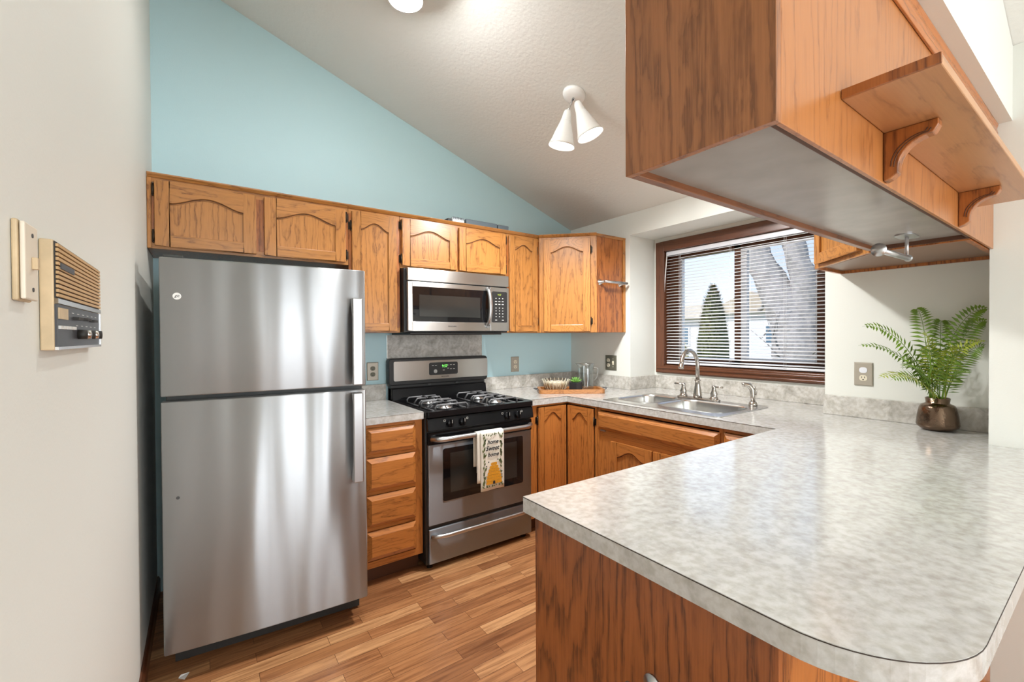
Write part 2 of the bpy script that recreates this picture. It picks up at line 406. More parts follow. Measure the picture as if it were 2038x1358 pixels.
def FA(x, y, z): return frame((x, y, z), (1, 0, 0), (0, -1, 0))     # facing the room from the blue wall
def FB(x, y, z): return frame((x, y, z), (0, -1, 0), (-1, 0, 0))    # facing the room from the window wall


def fill(loops, z):
    bm = bmesh.new(); ed = []
    for lp in loops:
        vs = [bm.verts.new((p[0], p[1], z)) for p in lp]
        for i in range(len(vs)): ed.append(bm.edges.new((vs[i], vs[(i + 1) % len(vs)])))
    bmesh.ops.triangle_fill(bm, use_beauty=True, use_dissolve=False, edges=ed)
    bm.verts.index_update()
    vs = [v.co.copy() for v in bm.verts]; fs = [[v.index for v in f.verts] for f in bm.faces]; bm.free()
    return vs, fs


def slab(mb, loops, z0, z1, mi=0, side_mi=None, bottom=True):
    vs, fs = fill(loops, z1); mb.add(vs, fs, mi)
    if bottom:
        vs, fs = fill(loops, z0); mb.add(vs, fs, mi)
    for lp in loops:
        n = len(lp)
        mb.add([(p[0], p[1], z0) for p in lp] + [(p[0], p[1], z1) for p in lp], [(i, (i + 1) % n, n + (i + 1) % n, n + i) for i in range(n)], mi if side_mi is None else side_mi)
    return mb


def rrect(x0, x1, y0, y1, r, n=6):
    P = []
    for cx, cy, a0 in ((x1 - r, y1 - r, 0), (x0 + r, y1 - r, 90), (x0 + r, y0 + r, 180), (x1 - r, y0 + r, 270)):
        for i in range(n + 1):
            a = math.radians(a0 + 90 * i / n); P.append((cx + r * math.cos(a), cy + r * math.sin(a)))
    return P


# ------------------------------------------------------------------ the room
XL = -2.954; ZC = 2.2974; SL = .3525
RX = .3057; R1 = -.6755; R2 = -1.9973; ZH = 2.126
PX = -.2985; PY = -2.644; YB = -6.5; XO = .46
cz = lambda x: ZC - SL * x
struct('floor', MB().box(XL - .1, XO, YB - .1, .1, -.06, 0), floorM)
c = MB(); c.add([(XO, .12, cz(XO)), (XO, YB - .1, cz(XO)), (XL - .12, YB - .1, cz(XL - .12)), (XL - .12, .12, cz(XL - .12)), (XO, .12, cz(XO) + .1), (XO, YB - .1, cz(XO) + .1), (XL - .12, YB - .1, cz(XL - .12) + .1), (XL - .12, .12, cz(XL - .12) + .1)],
                [(0, 3, 2, 1), (4, 5, 6, 7), (0, 1, 5, 4), (1, 2, 6, 5), (2, 3, 7, 6), (3, 0, 4, 7)])
struct('ceiling', c, ceilM)
w = MB(); w.prism([(XL, 0), (XO, 0), (XO, cz(XO) - .001), (XL, cz(XL) - .001)], frame((0, 0, 0), (1, 0, 0), (0, 1, 0)), 0, .12)
struct('wall_back', w, blueM)
struct('wall_left', MB().box(XL - .12, XL, YB, .12, 0, cz(XL) - .002), wallM)
w = MB(); top = cz(0) - .001
w.prism([(0, 0), (XO - .002, 0), (XO - .002, cz(XO) - .002), (0, top)], frame((0, 0, 0), (1, 0, 0), (0, 1, 0)), R1, -.0005)
w.prism([(0, 0), (XO - .002, 0), (XO - .002, cz(XO) - .002), (0, top)], frame((0, 0, 0), (1, 0, 0), (0, 1, 0)), PY, R2)
w.prism([(0, ZH), (XO - .002, ZH), (XO - .002, cz(XO) - .002), (0, top)], frame((0, 0, 0), (1, 0, 0), (0, 1, 0)), R2, R1)
WY0, WY1, WZ0, WZ1 = -.755, -1.925, 1.085, 2.035     # window opening in the recess
w.box(RX, XO - .002, R2, R1, 0, WZ0); w.box(RX, XO - .002, R2, R1, WZ1, ZH); w.box(RX, XO - .002, WY0, R1, WZ0, WZ1); w.box(RX, XO - .002, R2, WY1, WZ0, WZ1)
struct('wall_right', w, wallM)
w = MB(); w.prism([(PX, 0), (XO - .002, 0), (XO - .002, cz(XO) - .002), (PX, cz(PX) - .001)], frame((0, 0, 0), (1, 0, 0), (0, 1, 0)), YB, PY)
struct('wall_dining', w, wallM)
# unseen far dining wall; its glazed patio door is added for light and reflections
DX0, DX1, DZ = -2.62, -.82, 2.08
w = MB(); w.box(XL, DX0, YB - .12, YB, 0, 2.9); w.box(DX1, PX, YB - .12, YB, 0, 2.3); w.box(DX0, DX1, YB - .12, YB, DZ, 2.5)
w.prism([(XL, 2.3), (PX, 2.3), (PX, cz(PX) - .002), (XL, cz(XL) - .002)], frame((0, 0, 0), (1, 0, 0), (0, 1, 0)), YB - .12, YB - .001)
struct('wall_rear', w, wallM)
w = MB()
for x in (DX0, -1.76, DX1 - .08): w.box(x, x + .08, YB - .1, YB - .02, 0.02, DZ)
w.box(DX0, DX1, YB - .1, YB - .02, DZ - .08, DZ); w.box(DX0, DX1, YB - .1, YB - .02, 0.0, .1)
d1 = struct('added_door_1', w, vinylM)
obj('glass_pane', MB().box(DX0 + .08, DX1 - .08, YB - .065, YB - .06, .1, DZ - .08), winG, d1)
# soffit that carries the hanging cupboards
w = MB(); w.prism([(-2.6, 2.127), (PX, 2.127), (PX, cz(PX) - .002), (-2.6, cz(-2.6) - .002)], frame((0, 0, 0), (1, 0, 0), (0, 1, 0)), -2.70, -2.372)
struct('ceiling_soffit', w, wallM)
w = MB(); w.prism([(0, 0), (.013, 0), (.013, .07), (.006, .085), (0, .085)], frame((XL, 0, 0), (1, 0, 0), (0, 1, 0)), YB, 0)
struct('baseboard_left', w, walnutY)

# ------------------------------------------------------------------ window, its glazing and the blind
win = bpy.data.objects.new('window_1', None); COL.objects.link(win); win.location = (RX, -1.33, 1.04); win['kind'] = 'structure'
CY0, CY1, CZ0, CZ1 = -.700, -1.975, 1.040, 2.092
w = MB(); Mw = frame((RX, 0, 0), (0, -1, 0), (-1, 0, 0))
ya, yb = -CY0, -CY1; t = .078
w.box(ya, ya + t, 0, .02, CZ0, CZ1, 0, Mw); w.box(yb - t, yb, 0, .02, CZ0, CZ1, 0, Mw)
w.box(ya + t, yb - t, 0, .02, CZ1 - t, CZ1, 1, Mw); w.box(ya + t, yb - t, 0, .02, CZ0, CZ0 + .06, 1, Mw)
w.box(ya + .01, yb - .01, 0, .028, CZ0 + .006, CZ0 + .02, 1, Mw); w.box(ya + .01, yb - .01, 0, .028, CZ0 + .034, CZ0 + .048, 1, Mw)
obj('window_casing', w, [walnutV, walnutY], win, .003)
w = MB()     # jamb lining and the fixed brown frame
w.box(WY1, WY0, -1, -1, 0, 0) if False else None
x0, x1 = RX + .001, XO - .02
w.box(x0, x1, WY0 - .02, WY0, WZ0, WZ1); w.box(x0, x1, WY1, WY1 + .02, WZ0, WZ1); w.box(x0, x1, WY1, WY0, WZ1 - .02, WZ1, 1); w.box(x0, x1, WY1, WY0, WZ0, WZ0 + .02, 1)
w.box(.37, .425, WY0 - .11, WY0 - .02, WZ0 + .02, WZ1 - .02); w.box(.37, .425, WY1 + .02, WY1 + .10, WZ0 + .02, WZ1 - .02)
w.box(.37, .425, -1.349, -1.306, WZ0 + .02, WZ1 - .02)
w.box(.37, .425, WY1 + .10, WY0 - .11, WZ1 - .085, WZ1 - .02, 1); w.box(.37, .425, WY1 + .10, WY0 - .11, WZ0 + .02, WZ0 + .07, 1)
obj('window_frame', w, [walnutV, walnutY], win)
w = MB(); w.box(.375, .41, -1.391, -1.349, 1.155, 1.95); w.box(.375, .41, -1.832, -1.815, 1.155, 1.95); w.box(.375, .41, -1.815, -1.391, 1.155, 1.175); w.box(.375, .41, -1.815, -1.391, 1.938, 1.95)
w.box(.385, .42, -.877, -.865, 1.155, 1.95); w.box(.385, .42, -1.306, -.877, 1.155, 1.168)
obj('sliding_sash', w, vinylM, win)
obj('glass_pane', MB().box(.398, .402, -1.306, -.865, 1.155, 1.95), winG, win)
obj('glass_pane', MB().box(.388, .392, -1.82, -1.391, 1.155, 1.95), winG, win)
scr = glassy('insect_screen_mesh', (.90, .90, .91, 1), .005)
obj('insect_screen', MB().box(.43, .431, -1.82, -1.391, 1.155, 1.95), scr, win)

bl = thing('window_blind', 'white horizontal slat blind hanging in the brown kitchen window', 'blind', (.325, -1.33, 2.03))
BY0, BY1 = -.782, -1.893
obj('headrail', MB().box(.312, .337, BY1, BY0, 1.978, 2.012), vinylM, bl, .002)
w = MB(); nsl = 36
for i in range(nsl):
    z = 1.140 + (1.972 - 1.140) * i / (nsl - 1)
    for a, b, za, zb in ((-.0122, -.004, -.0044, -.0010), (-.004, .004, -.0010, .0012), (.004, .0122, .0012, .0026)):
        w.add([(.325 + a, BY0, z + za), (.325 + b, BY0, z + zb), (.325 + b, BY1, z + zb), (.325 + a, BY1, z + za)], [(0, 1, 2, 3)], 0, True)
s_ = obj('slats', w, blindM, bl)
md = s_.modifiers.new('thick', 'SOLIDIFY'); md.thickness = .0018
obj('bottom_rail', MB().box(.313, .337, BY1, BY0, 1.112, 1.128), vinylM, bl, .004)
for y in (-.90, -1.30, -1.66):
    obj('ladder_cord', MB().tube([(.3115, y, 1.12), (.3115, y, 1.99)], .0009, 6).tube([(.3115, y - .012, 1.12), (.3115, y - .012, 1.99)], .0009, 6), blindM, bl)
obj('tilt_wand', MB().tube([(.305, -.795, 1.99), (.300, -.775, 1.75), (.298, -.762, 1.46)], .004, 8), whiteM, bl)

# ------------------------------------------------------------------ cupboard parts


def arch_pts(xa, xb, zs, ah, n=28):
    P = []
    for i in range(n + 1):
        t = i / n; u = 2 * t - 1
        P.append((xa + (xb - xa) * t, zs + ah * (0.5 + 0.5 * math.cos(PI * u)) ** .85))
    return P


def door(parent, M, wd, ht, mV, mH, sw=.052, arch=.042, hinge=None, top=.057, panel_mat=None):
    """M: lower left front corner; x across, y out of the face, z up"""
    th = .019
    w = MB()
    w.box(0, sw, 0, th, 0, ht, 0, M); w.box(wd - sw, wd, 0, th, 0, ht, 0, M)
    w.box(sw, wd - sw, 0, th, 0, sw * .95, 1, M)
    zs = ht - top - arch
    A = arch_pts(sw, wd - sw, zs, arch)
    w.prism([(sw, ht)] + A + [(wd - sw, ht)], M, 0, th, 1)
    A2 = arch_pts(sw, wd - sw, zs - .009, arch)
    w.prism(A + A2[::-1], M, 0, .0135, 1)
    d = obj('door', w, [mV, mH], parent, .0022)
    g = MB().tube([(p[0], .0142, p[1] - .0035) for p in arch_pts(sw, wd - sw, zs, arch)], .0016, 6, 0, M)
    obj('arch_bead', g, oakdark, d)
    obj('door_panel', MB().box(sw - .004, wd - sw + .004, .002, .010, sw * .9, ht - top + .004, 0, M), panel_mat or mV, d)
    if hinge:
        hx = -.005 if hinge == 'L' else wd + .005
        for hz in (ht * .14 if ht < .5 else .075, ht * .86 if ht < .5 else ht - .085):
            h = MB().tube([(hx, .012, hz - .025), (hx, .012, hz + .025)], .0042, 10, 0, M)
            s = 1 if hinge == 'L' else -1
            h.box(min(hx, hx - s * .012), max(hx, hx - s * .012), .0005, .004, hz - .022, hz + .022, 0, M)
            h.ball(M @ Vector((hx, .012, hz + .028)), .004, 6); h.ball(M @ Vector((hx, .012, hz - .028)), .004, 6)
            obj('hinge', h, hingeM, d)
    return d


def drawer_front(parent, M, wd, ht, mat, c=.024, th=.022):
    w = MB(); w.box(0, wd, 0, .006, 0, ht, 0, M); w.frustum(0, wd, 0, ht, .006, th, c, M)
    return obj('drawer_front', w, mat, parent, .001)


# ------------------------------------------------------------------ wall cupboards along the blue wall
YF = -.318; DT = 2.074; CT = 2.096


def wall_unit(name, label, x0, x1, z0, doors, mid=None):
    t = thing(name, label, 'cabinet', ((x0 + x1) / 2, -.15, z0))
    w = MB(); w.box(x0, x1, YF + .019, -.002, z0, CT)
    obj('carcass', w, venV, t, .001)
    f = MB(); f.box(x0, x1, YF, YF + .019, CT - .035, CT, 1); f.box(x0, x1, YF, YF + .019, z0, z0 + .03, 1)
    f.box(x0, x0 + .03, YF, YF + .019, z0 + .03, CT - .035); f.box(x1 - .03, x1, YF, YF + .019, z0 + .03, CT - .035)
    if mid: f.box(mid - .03, mid + .03, YF, YF + .019, z0 + .03, CT - .035)
    obj('face_frame', f, [venV, oakX], t, .001)
    for (a, b, za, hg, ar, sw) in doors: door(t, FA(a, YF, za), b - a, DT - za, oakV, oakX, sw, ar, hg)
    return t


wall_unit('wall_cabinet', 'long low oak wall cabinet with two arched doors above the refrigerator', XL + .002, -2.049, 1.7587, [(-2.925, -2.514, 1.772, 'L', .043, .056), (-2.477, -2.066, 1.772, 'R', .043, .056)], -2.495)
wall_unit('wall_cabinet', 'tall single door oak wall cabinet between refrigerator and microwave', -2.047, -1.739, 1.3656, [(-2.031, -1.763, 1.375, 'L', .042, .05)])
wall_unit('wall_cabinet', 'short two door oak wall cabinet directly over the microwave', -1.737, -.929, 1.7685, [(-1.727, -1.345, 1.785, 'L', .043, .052), (-1.327, -.946, 1.785, 'R', .043, .052)], -1.336)
wall_unit('wall_cabinet', 'narrow single door oak wall cabinet right of the microwave', -.927, -.626, 1.3656, [(-.915, -.655, 1.375, 'R', .040, .048)])
# diagonal corner unit
Q = .6244
t = thing('corner_wall_cabinet', 'diagonal corner oak wall cabinet left of the window with a towel bar on its side', 'cabinet', (-.3, -.3, 1.3656))
w = MB(); pts = [(-Q, -.003), (-Q, YF), (YF, -Q), (-.003, -Q), (-.003, -.003)]
slab(w, [pts], 1.3656, CT)
obj('carcass', w, venV, t, .001)
dg = Vector((YF + Q, -Q - YF, 0)).normalized(); dn = Vector((-dg.y * -1, dg.x * -1, 0)); dn = Vector((-.7071, -.7071, 0)); DL = math.hypot(YF + Q, Q + YF)
Md = frame((-Q, YF, 0), dg, dn)
f = MB(); f.box(0, .045, 0, .019, 1.3656, CT, 0, Md); f.box(DL - .045, DL, 0, .019, 1.3656, CT, 0, Md); f.box(.045, DL - .045, 0, .019, 1.3656, 1.39, 1, Md); f.box(.045, DL - .045, 0, .019, CT - .035, CT, 1, Md)
obj('face_frame', f, [oakV, oakX], t, .001)
M2 = frame(Vector((-Q, YF, 1.375)) + dg * .038 + dn * .019, dg, dn)
door(t, M2, DL - .085, DT - 1.375 - .004, oakV, oakX, .052, .042, 'R')
obj('scribe_strip', MB().box(-.028, -.002, -Q - .008, -Q, 1.3656, CT), oakV, t, .002)
# crown strip along the top of the run
w = MB()
prof = [(0, 0), (.006, 0), (.016, .014), (.018, .020), (0, .020)]
w.prism([(0, 0), (-.006, 0), (-.016, .014), (-.018, .020), (0, .020)], frame((0, YF, 0 + 2.089), (0, 1, 0), (1, 0, 0)), XL + .002, -Q + .006)
w.prism([(0, 0), (-.006, 0), (-.016, .014), (-.018, .020), (0, .020)], frame(Vector((-Q, YF, 2.089)) + dn * .019, -dn, dg), 0.0, DL)
w.prism([(0, 0), (-.004, 0), (-.010, .014), (-.011, .020), (0, .020)], frame((0, -Q, 2.089), (0, 1, 0), (1, 0, 0)), YF - .008, -.002)
tag(obj('crown_molding', w, oakX, None, .001, loc=(-1.6, YF, 2.089)), 'thin oak crown strip running along the tops of the wall cabinets', 'molding')
w = MB().box(XL + .001, XL + .018, YF - .006, YF - .0005, 1.7587, 2.0885)
tag(obj('scribe_molding', w, oakV, None, .003, loc=(XL + .01, YF, 1.76)), 'upright oak scribe strip between the left wall and the refrigerator cabinet', 'molding')

# things left on top of the cabinets
greyP = plain('slate_grey_case', lin(92, 104, 112), .5); silverP = plain('silver_case', lin(196, 200, 202), .35, .3)
t = thing('tool_case', 'small silver case with dark ribbed end lying on the cabinets above the microwave', 'case', (-1.32, -.25, CT))
obj('case_body', MB().box(-1.36, -1.265, -.30, -.18, CT, 2.147), silverP, t, .006)
w = MB()
for i in range(7): w.box(-1.352 + i * .012, -1.346 + i * .012, -.302, -.18, 2.135, 2.150)
obj('ribs', w, greyP, t)
obj('end_clip', MB().box(-1.392, -1.36, -.295, -.20, CT, 2.138), potM, t, .005)
tag(obj('flat_case', MB().box(-1.252, -.995, -.30, -.17, CT, 2.152), greyP, None, .006, loc=(-1.12, -.23, CT)), 'long flat slate grey case lying on the cabinets above the microwave', 'case')
tag(obj('flat_case', MB().box(-.987, -.895, -.30, -.19, CT, 2.150), greyP, None, .006, loc=(-.94, -.24, CT)), 'short slate grey case at the right end of the row on the cabinets', 'case')


def towel_bar(name, label, posts, a, b, r, out, disk_axis, group=None):
    pass


# towel bar on the side of the corner cabinet
t = thing('towel_bar', 'short brushed towel bar on the side of the corner wall cabinet', 'towel bar', (-.15, -Q, 1.745))
for x in (-.285, -.06):
    obj('mount', MB().lathe([(.024, 0), (.024, .004), (.012, .008), (.009, .045)], (x, -Q, 1.745), 20, axis=(0, -1, 0)), chromeM, t)
obj('bar', MB().tube([(-.29, -Q - .05, 1.746), (-.035, -Q - .05, 1.746)], .0105, 16), handleM, t)

# ------------------------------------------------------------------ microwave
t = thing('microwave', 'stainless over-the-range microwave fixed under the oak cabinets', 'microwave', (-1.339, -.2, 1.375))
mx0, mx1, mz0, mz1, my = -1.7155, -.9615, 1.378, 1.7655, -.391
obj('body', MB().box(mx0 - .016, mx1 + .006, my + .03, -.003, mz0 - .012, mz1), blackS, t, .003)
obj('vent_panel', MB().box(mx0, mx1, my, my + .028, 1.688, mz1), steelM, t, .003)
sx = -1.118
w = MB(); Mm = FA(0, my, 0)
w.box(mx0, mx0 + .029, -.028, 0, mz0, 1.681, 0, Mm); w.box(mx0 + .029, sx - .002, -.028, 0, mz0, 1.434, 0, Mm); w.box(mx0 + .029, sx - .002, -.028, 0, 1.652, 1.681, 0, Mm)
dr = obj('door', w, steelM, t, .002)
obj('window_frame', MB().prism(rrect(mx0 + .028, sx - .003, 1.433, 1.653, .012, 5), Mm, -.02, -.0015), blackG, dr)
obj('window', MB().box(-1.642, -1.20, 0, .0006, 1.466, 1.602, 0, Mm), ovenG, dr)
pts = []
for i in range(13):
    a = i / 12; z = 1.416 + (1.672 - 1.416) * a; pts.append((-1.143, my - .008 - .036 * math.sin(PI * a) ** .6, z))
obj('handle', MB().tube(pts, .0115, 14, flat=((1, 0, 0), 1.25)).lathe([(.014, 0), (.014, .012)], (-1.143, my, 1.41), 16, axis=(0, -1, 0)), handleM, dr)
text('lettering', 'FRIGIDAIRE', .012, FA(-1.413, my - .0006, 1.4055), inkG, dr, squeeze=1.0)
w = MB(); w.box(sx + .001, mx1, -.028, 0, mz0, 1.681, 0, Mm)
cp = obj('control_panel', w, steelM, t, .002)
obj('keypad', MB().prism(rrect(-1.107, -.978, 1.436, 1.652, .01, 5), Mm, -.001, .0012), blackS, cp)
text('display', '9:57', .017, FA(-1.043, my - .0018, 1.629), dimLED, cp)
w = MB()
for r, (z, n) in enumerate([(1.604, 3), (1.583, 3), (1.563, 3), (1.537, 3), (1.517, 3), (1.497, 3), (1.477, 3), (1.453, 2)]):
    for k in range(n):
        xx = -1.072 + k * (.028 if n == 3 else .056); big = r in (1, 2, 7)
        obj('button', MB().box(xx - (.008 if big else .004), xx + (.008 if big else .004), 0.0012, .002, z - .0025, z + .0025, 0, Mm), inkW, cp)
obj('underside_grille', MB().box(mx0 + .02, mx1 - .05, my + .02, -.05, mz0 - .026, mz0 - .010), blackS, t, .004)

# ------------------------------------------------------------------ refrigerator (stands a few degrees askew)
fr = thing('refrigerator', 'stainless top-freezer refrigerator between left wall and drawer cabinet', 'refrigerator', (-2.884, -.828, 0), math.radians(-4.3))
fx, fy = -2.884, -.828; FW = .760


def FF(u, d, z): return (fx + u, fy + d, z)      # before the turn: u to the right, d back


w = MB(); w.box(fx + .008, fx + FW - .004, fy + .068, fy + .70, .095, 1.640)
obj('cabinet_body', w, gapM, fr, .004)
obj('base_grille', MB().box(fx + .02, fx + FW - .012, fy + .13, fy + .16, .012, .115), slotM, fr)  # black colour stands in for the shade below the doors
obj('levelling_foot', MB().lathe([(.014, 0), (.014, .096)], (fx + .06, fy + .16, .0), 10), blackS, fr)
obj('levelling_foot', MB().lathe([(.014, 0), (.014, .096)], (fx + FW - .05, fy + .16, .0), 10), blackS, fr)


def fdoor(z0, z1):
    w = MB(); n = 18; fr_ = []
    for i in range(n + 1):
        a = i / n; x = FW * a
        fr_.append((x, -.010 * (1 - (2 * a - 1) ** 2)))
    prof = [(p[0], p[1]) for p in fr_] + [(FW, .06), (0, .06)]
    vs = [(fx + x, fy + y, z0) for x, y in prof] + [(fx + x, fy + y, z1) for x, y in prof]; k = len(prof)
    w.add(vs, [list(range(k)), list(range(2 * k - 1, k - 1, -1))])
    for i in range(k):
        j = (i + 1) % k; w.add([vs[i], vs[j], vs[k + j], vs[k + i]], [(0, 1, 2, 3)], 0, i < n)
    return w


fz = obj('freezer_door', fdoor(1.114, 1.649), fridgeM, fr, .005)
fd = obj('fresh_food_door', fdoor(.118, 1.094), fridgeM, fr, .005)


def fhandle(z0, z1, flip, par):
    """long bar; the standoff swells away from the gap end"""
    w = MB(); n = 16; xa, xb = fx + .692, fx + .735
    out, inn = [], []
    for i in range(n + 1):
        a = i / n; z = z0 + (z1 - z0) * a; q = a if flip else 1 - a      # q=1 at the free end
        d = -.058
        out.append((z, d)); b = -.042 + .040 * (max(0, (q - .80) / .2)) ** .7 + .030 * max(0, (.10 - q) / .10)
        inn.append((z, min(b, -.004)))
    pts = [(-o[1], o[0]) for o in out] + [(-o[1], o[0]) for o in inn[::-1]]
    w.prism(pts, frame((0, fy, 0), (0, -1, 0), (1, 0, 0)), xa, xb)
    # side skin of the grip scoop
    return obj('handle', w, fridgeH, par, .004)


fhandle(1.122, 1.515, True, fz); fhandle(.680, 1.086, False, fd)
b = obj('badge', MB().lathe([(.0135, 0), (.0135, .002), (.0115, .0035), (.0115, .003)], (fx + .055, fy - .0035, 1.500), 28, axis=(0, -1, 0)), whiteM, fz)
text('monogram', 'ge', .016, FA(fx + .055, fy - .0072, 1.5015), inkG, b, shear=.3)
obj('screw_plug', MB().lathe([(.006, 0), (.006, .0015)], (fx + .05, fy - .0035, .722), 14, axis=(0, -1, 0)), inkG, fd)
obj('hinge_cover', MB().box(fx + .01, fx + .075, fy + .02, fy + .12, 1.649, 1.662), gapM, fr, .004)

# ------------------------------------------------------------------ drawer cabinet left of the range
bx0, bx1 = -2.060, -1.7275
t = thing('drawer_cabinet', 'oak base cabinet with four stacked drawers between refrigerator and range', 'cabinet', ((bx0 + bx1) / 2, -.3, 0))
obj('carcass', MB().box(bx0, bx1, -.600, -.004, .10, .872), lowV, t, .001)
w = MB(); w.box(bx1 - .045, bx1, -.613, -.600, .10, .872, 0); w.box(bx0, bx0 + .02, -.613, -.600, .10, .872, 0)
for z0, z1 in ((.10, .135), (.30, .318), (.492, .512), (.692, .708), (.853, .872)): w.box(bx0 + .02, bx1 - .045, -.613, -.600, z0, z1, 1)
obj('face_frame', w, [lowV, lowX], t, .001)
for z0, z1 in ((.143, .298), (.321, .490), (.513, .690), (.710, .852)): drawer_front(t, FA(bx0 + .012, -.613, z0), bx1 - .042 - bx0 - .012, z1 - z0, lowX)
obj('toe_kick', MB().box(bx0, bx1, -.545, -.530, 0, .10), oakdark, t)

# ------------------------------------------------------------------ worktops
t = thing('countertop', 'short grey laminate countertop between refrigerator and range', 'countertop', (-1.9, -.32, .873))
obj('top', MB().box(-2.062, -1.7265, -.638, -.022, .873, .914), lamM, t, .0015)
obj('edge_seam', MB().box(-2.062, -1.7268, -.6386, -.6375, .9115, .9130), seamM, t)
obj('backsplash', MB().box(-2.062, -1.7265, -.021, -.001, .873, 1.020), splM, t, .002)
TR = .179; tcx, tcy = -2.065 + TR, -2.851 + TR
arc = [(tcx - TR * math.cos(a * PI / 2 / 14), tcy - TR * math.sin(a * PI / 2 / 14)) for a in range(15)]
E1 = .0015
outer = [(-.9575, -E1), (-.9575, -.638), (-.637, -.638), (-.637, -2.031), (-2.065, -2.031)] + arc + [(PX - E1, -2.851), (PX - E1, PY + E1), (-E1, PY + E1), (-E1, R2 + E1), (RX - E1, R2 + E1), (RX - E1, R1 - E1), (-E1, R1 - E1), (-E1, -E1)]
hole = [(-.575, -.945), (-.085, -.945), (-.085, -1.715), (-.575, -1.715)]
t = thing('countertop', 'long grey laminate worktop wrapping sink corner and peninsula with rounded end', 'countertop', (-.6, -1.4, .873))
w = MB(); slab(w, [outer, hole], .873, .914)
obj('top', w, lamM, t)
edge = [(-.9575, -.638), (-.637, -.638), (-.637, -2.031), (-2.065, -2.031)] + arc + [(PX - E1, -2.851)]
w = MB(); k = len(edge)
for i in range(k - 1):
    a = Vector((*edge[i], 0)); b_ = Vector((*edge[i + 1], 0)); d = (b_ - a).normalized(); nrm = Vector((d.y, -d.x, 0)) * -1
    nrm = Vector((d.y, -d.x, 0))
    for s in (1,):
        o_ = nrm * .0006 * (-1)
        w.add([a + o_ + Vector((0, 0, .9112)), b_ + o_ + Vector((0, 0, .9112)), b_ + o_ + Vector((0, 0, .9128)), a + o_ + Vector((0, 0, .9128)),
               a - o_ + Vector((0, 0, .9112)), b_ - o_ + Vector((0, 0, .9112)), b_ - o_ + Vector((0, 0, .9128)), a - o_ + Vector((0, 0, .9128))],
              [(0, 1, 2, 3), (4, 5, 6, 7), (0, 1, 5, 4), (3, 2, 6, 7)])
obj('edge_seam', w, seamM, t)
BH = 1.0165; bt = .019
obj('backsplash', MB().box(-.942, -.0215, -.0215, -.002, .9145, BH).box(-.0215, -.002, R1 - .0005, -.002, .9145, BH), splM, t, .0015)
obj('backsplash', MB().box(-.0215, RX - .002, R1 - .020, R1 - .0015, .9145, BH), splM, t, .0015)
obj('backsplash', MB().box(RX - .021, RX - .002, R2 + .002, R1 - .021, .9145, BH), splM, t, .0015)
obj('backsplash', MB().box(-.0215, -.002, PY + .002, R2 + .0005, .9145, BH), splM, t, .0015)
w = MB().box(-1.7115, -.955, -.004, -.001, 1.00, 1.352)
t = thing('range_splash_panel', 'grey laminate splash panel on the blue wall behind the range', 'splash panel', (-1.33, -.003, 1.0))
obj('sheet', w, splM, t)
for xx in (-1.7135, -.955): obj('edge_strip', MB().box(xx, xx + .002, -.0055, -.001, 1.00, 1.352), chromeM, t)

# ------------------------------------------------------------------ gas range
t = thing('gas_range', 'black and stainless gas range standing under the microwave', 'range', (-1.3405, -.35, 0))
gx0, gx1 = -1.7215, -.9625
obj('body', MB().box(gx0, gx1, -.640, -.012, .035, .885), blackS, t, .003)
w = MB()
slab(w, [rrect(gx0 - .001, gx1 + .001, -.672, -.02, .02, 5), rrect(gx0 + .035, gx1 - .035, -.622, -.105, .02, 5)[::-1]], .880, .912)
w.box(gx0 + .03, gx1 - .03, -.63, -.10, .884, .895)
obj('cooktop', w, blackM, t, .004)
# backguard
w = MB(); w.prism([(.100, .905), (.088, .985), (.062, .992), (.016, .992), (.016, .905)], frame((0, 0, 0), (0, -1, 0), (1, 0, 0)), gx0 + .012, gx1 - .008)
bg = obj('backguard', w, blackM, t, .004)
Mb = FA(0, -.070, 0)
w = MB(); w.prism(rrect(gx0 - .002, gx1 + .018, 1.008, 1.192, .022, 6), Mb, -.055, 0)
obj('surround', w, blackS, bg, .006)
obj('rear_panel', MB().box(gx0 + .012, gx1 - .008, -.06, -.014, .90, 1.03), blackS, bg)
obj('steel_face', MB().prism(rrect(-1.692, -.945, 1.036, 1.172, .012, 6), Mb, -.002, .004), steelM, bg, .0015)
dp = obj('clock_panel', MB().prism(rrect(-1.434, -1.205, 1.066, 1.155, .012, 6), Mb, 0, .006), blackS, bg, .001)
text('display', '9:57', .026, FA(-1.312, -.0765, 1.127), greenLED, dp)
w = MB()
for xx, z in ((-1.405, 1.133), (-1.382, 1.133), (-1.262, 1.135), (-1.237, 1.135), (-1.262, 1.105), (-1.237, 1.105), (-1.32, 1.098), (-1.285, 1.133), (-1.285, 1.11)): obj('button', MB().box(xx - .007, xx + .007, .0062, .0068, z - .0018, z + .0018, 0, Mb), inkW, dp)
w.lathe([(.014, 0), (.014, .0006), (.0001, .0006)], (-1.385, -.0762, 1.092), 16, axis=(0, -1, 0))
obj('dial_marking', w, inkW, dp)
text('lettering', 'FRIGIDAIRE', .0125, FA(-1.308, -.0745, 1.0515), inkG, bg)
for xx in (-1.43, -1.21): obj('vent_tab', MB().box(xx - .012, xx + .012, .030, .034, .998, 1.006, 0, FA(0, -.036, 0)), inkG, bg)
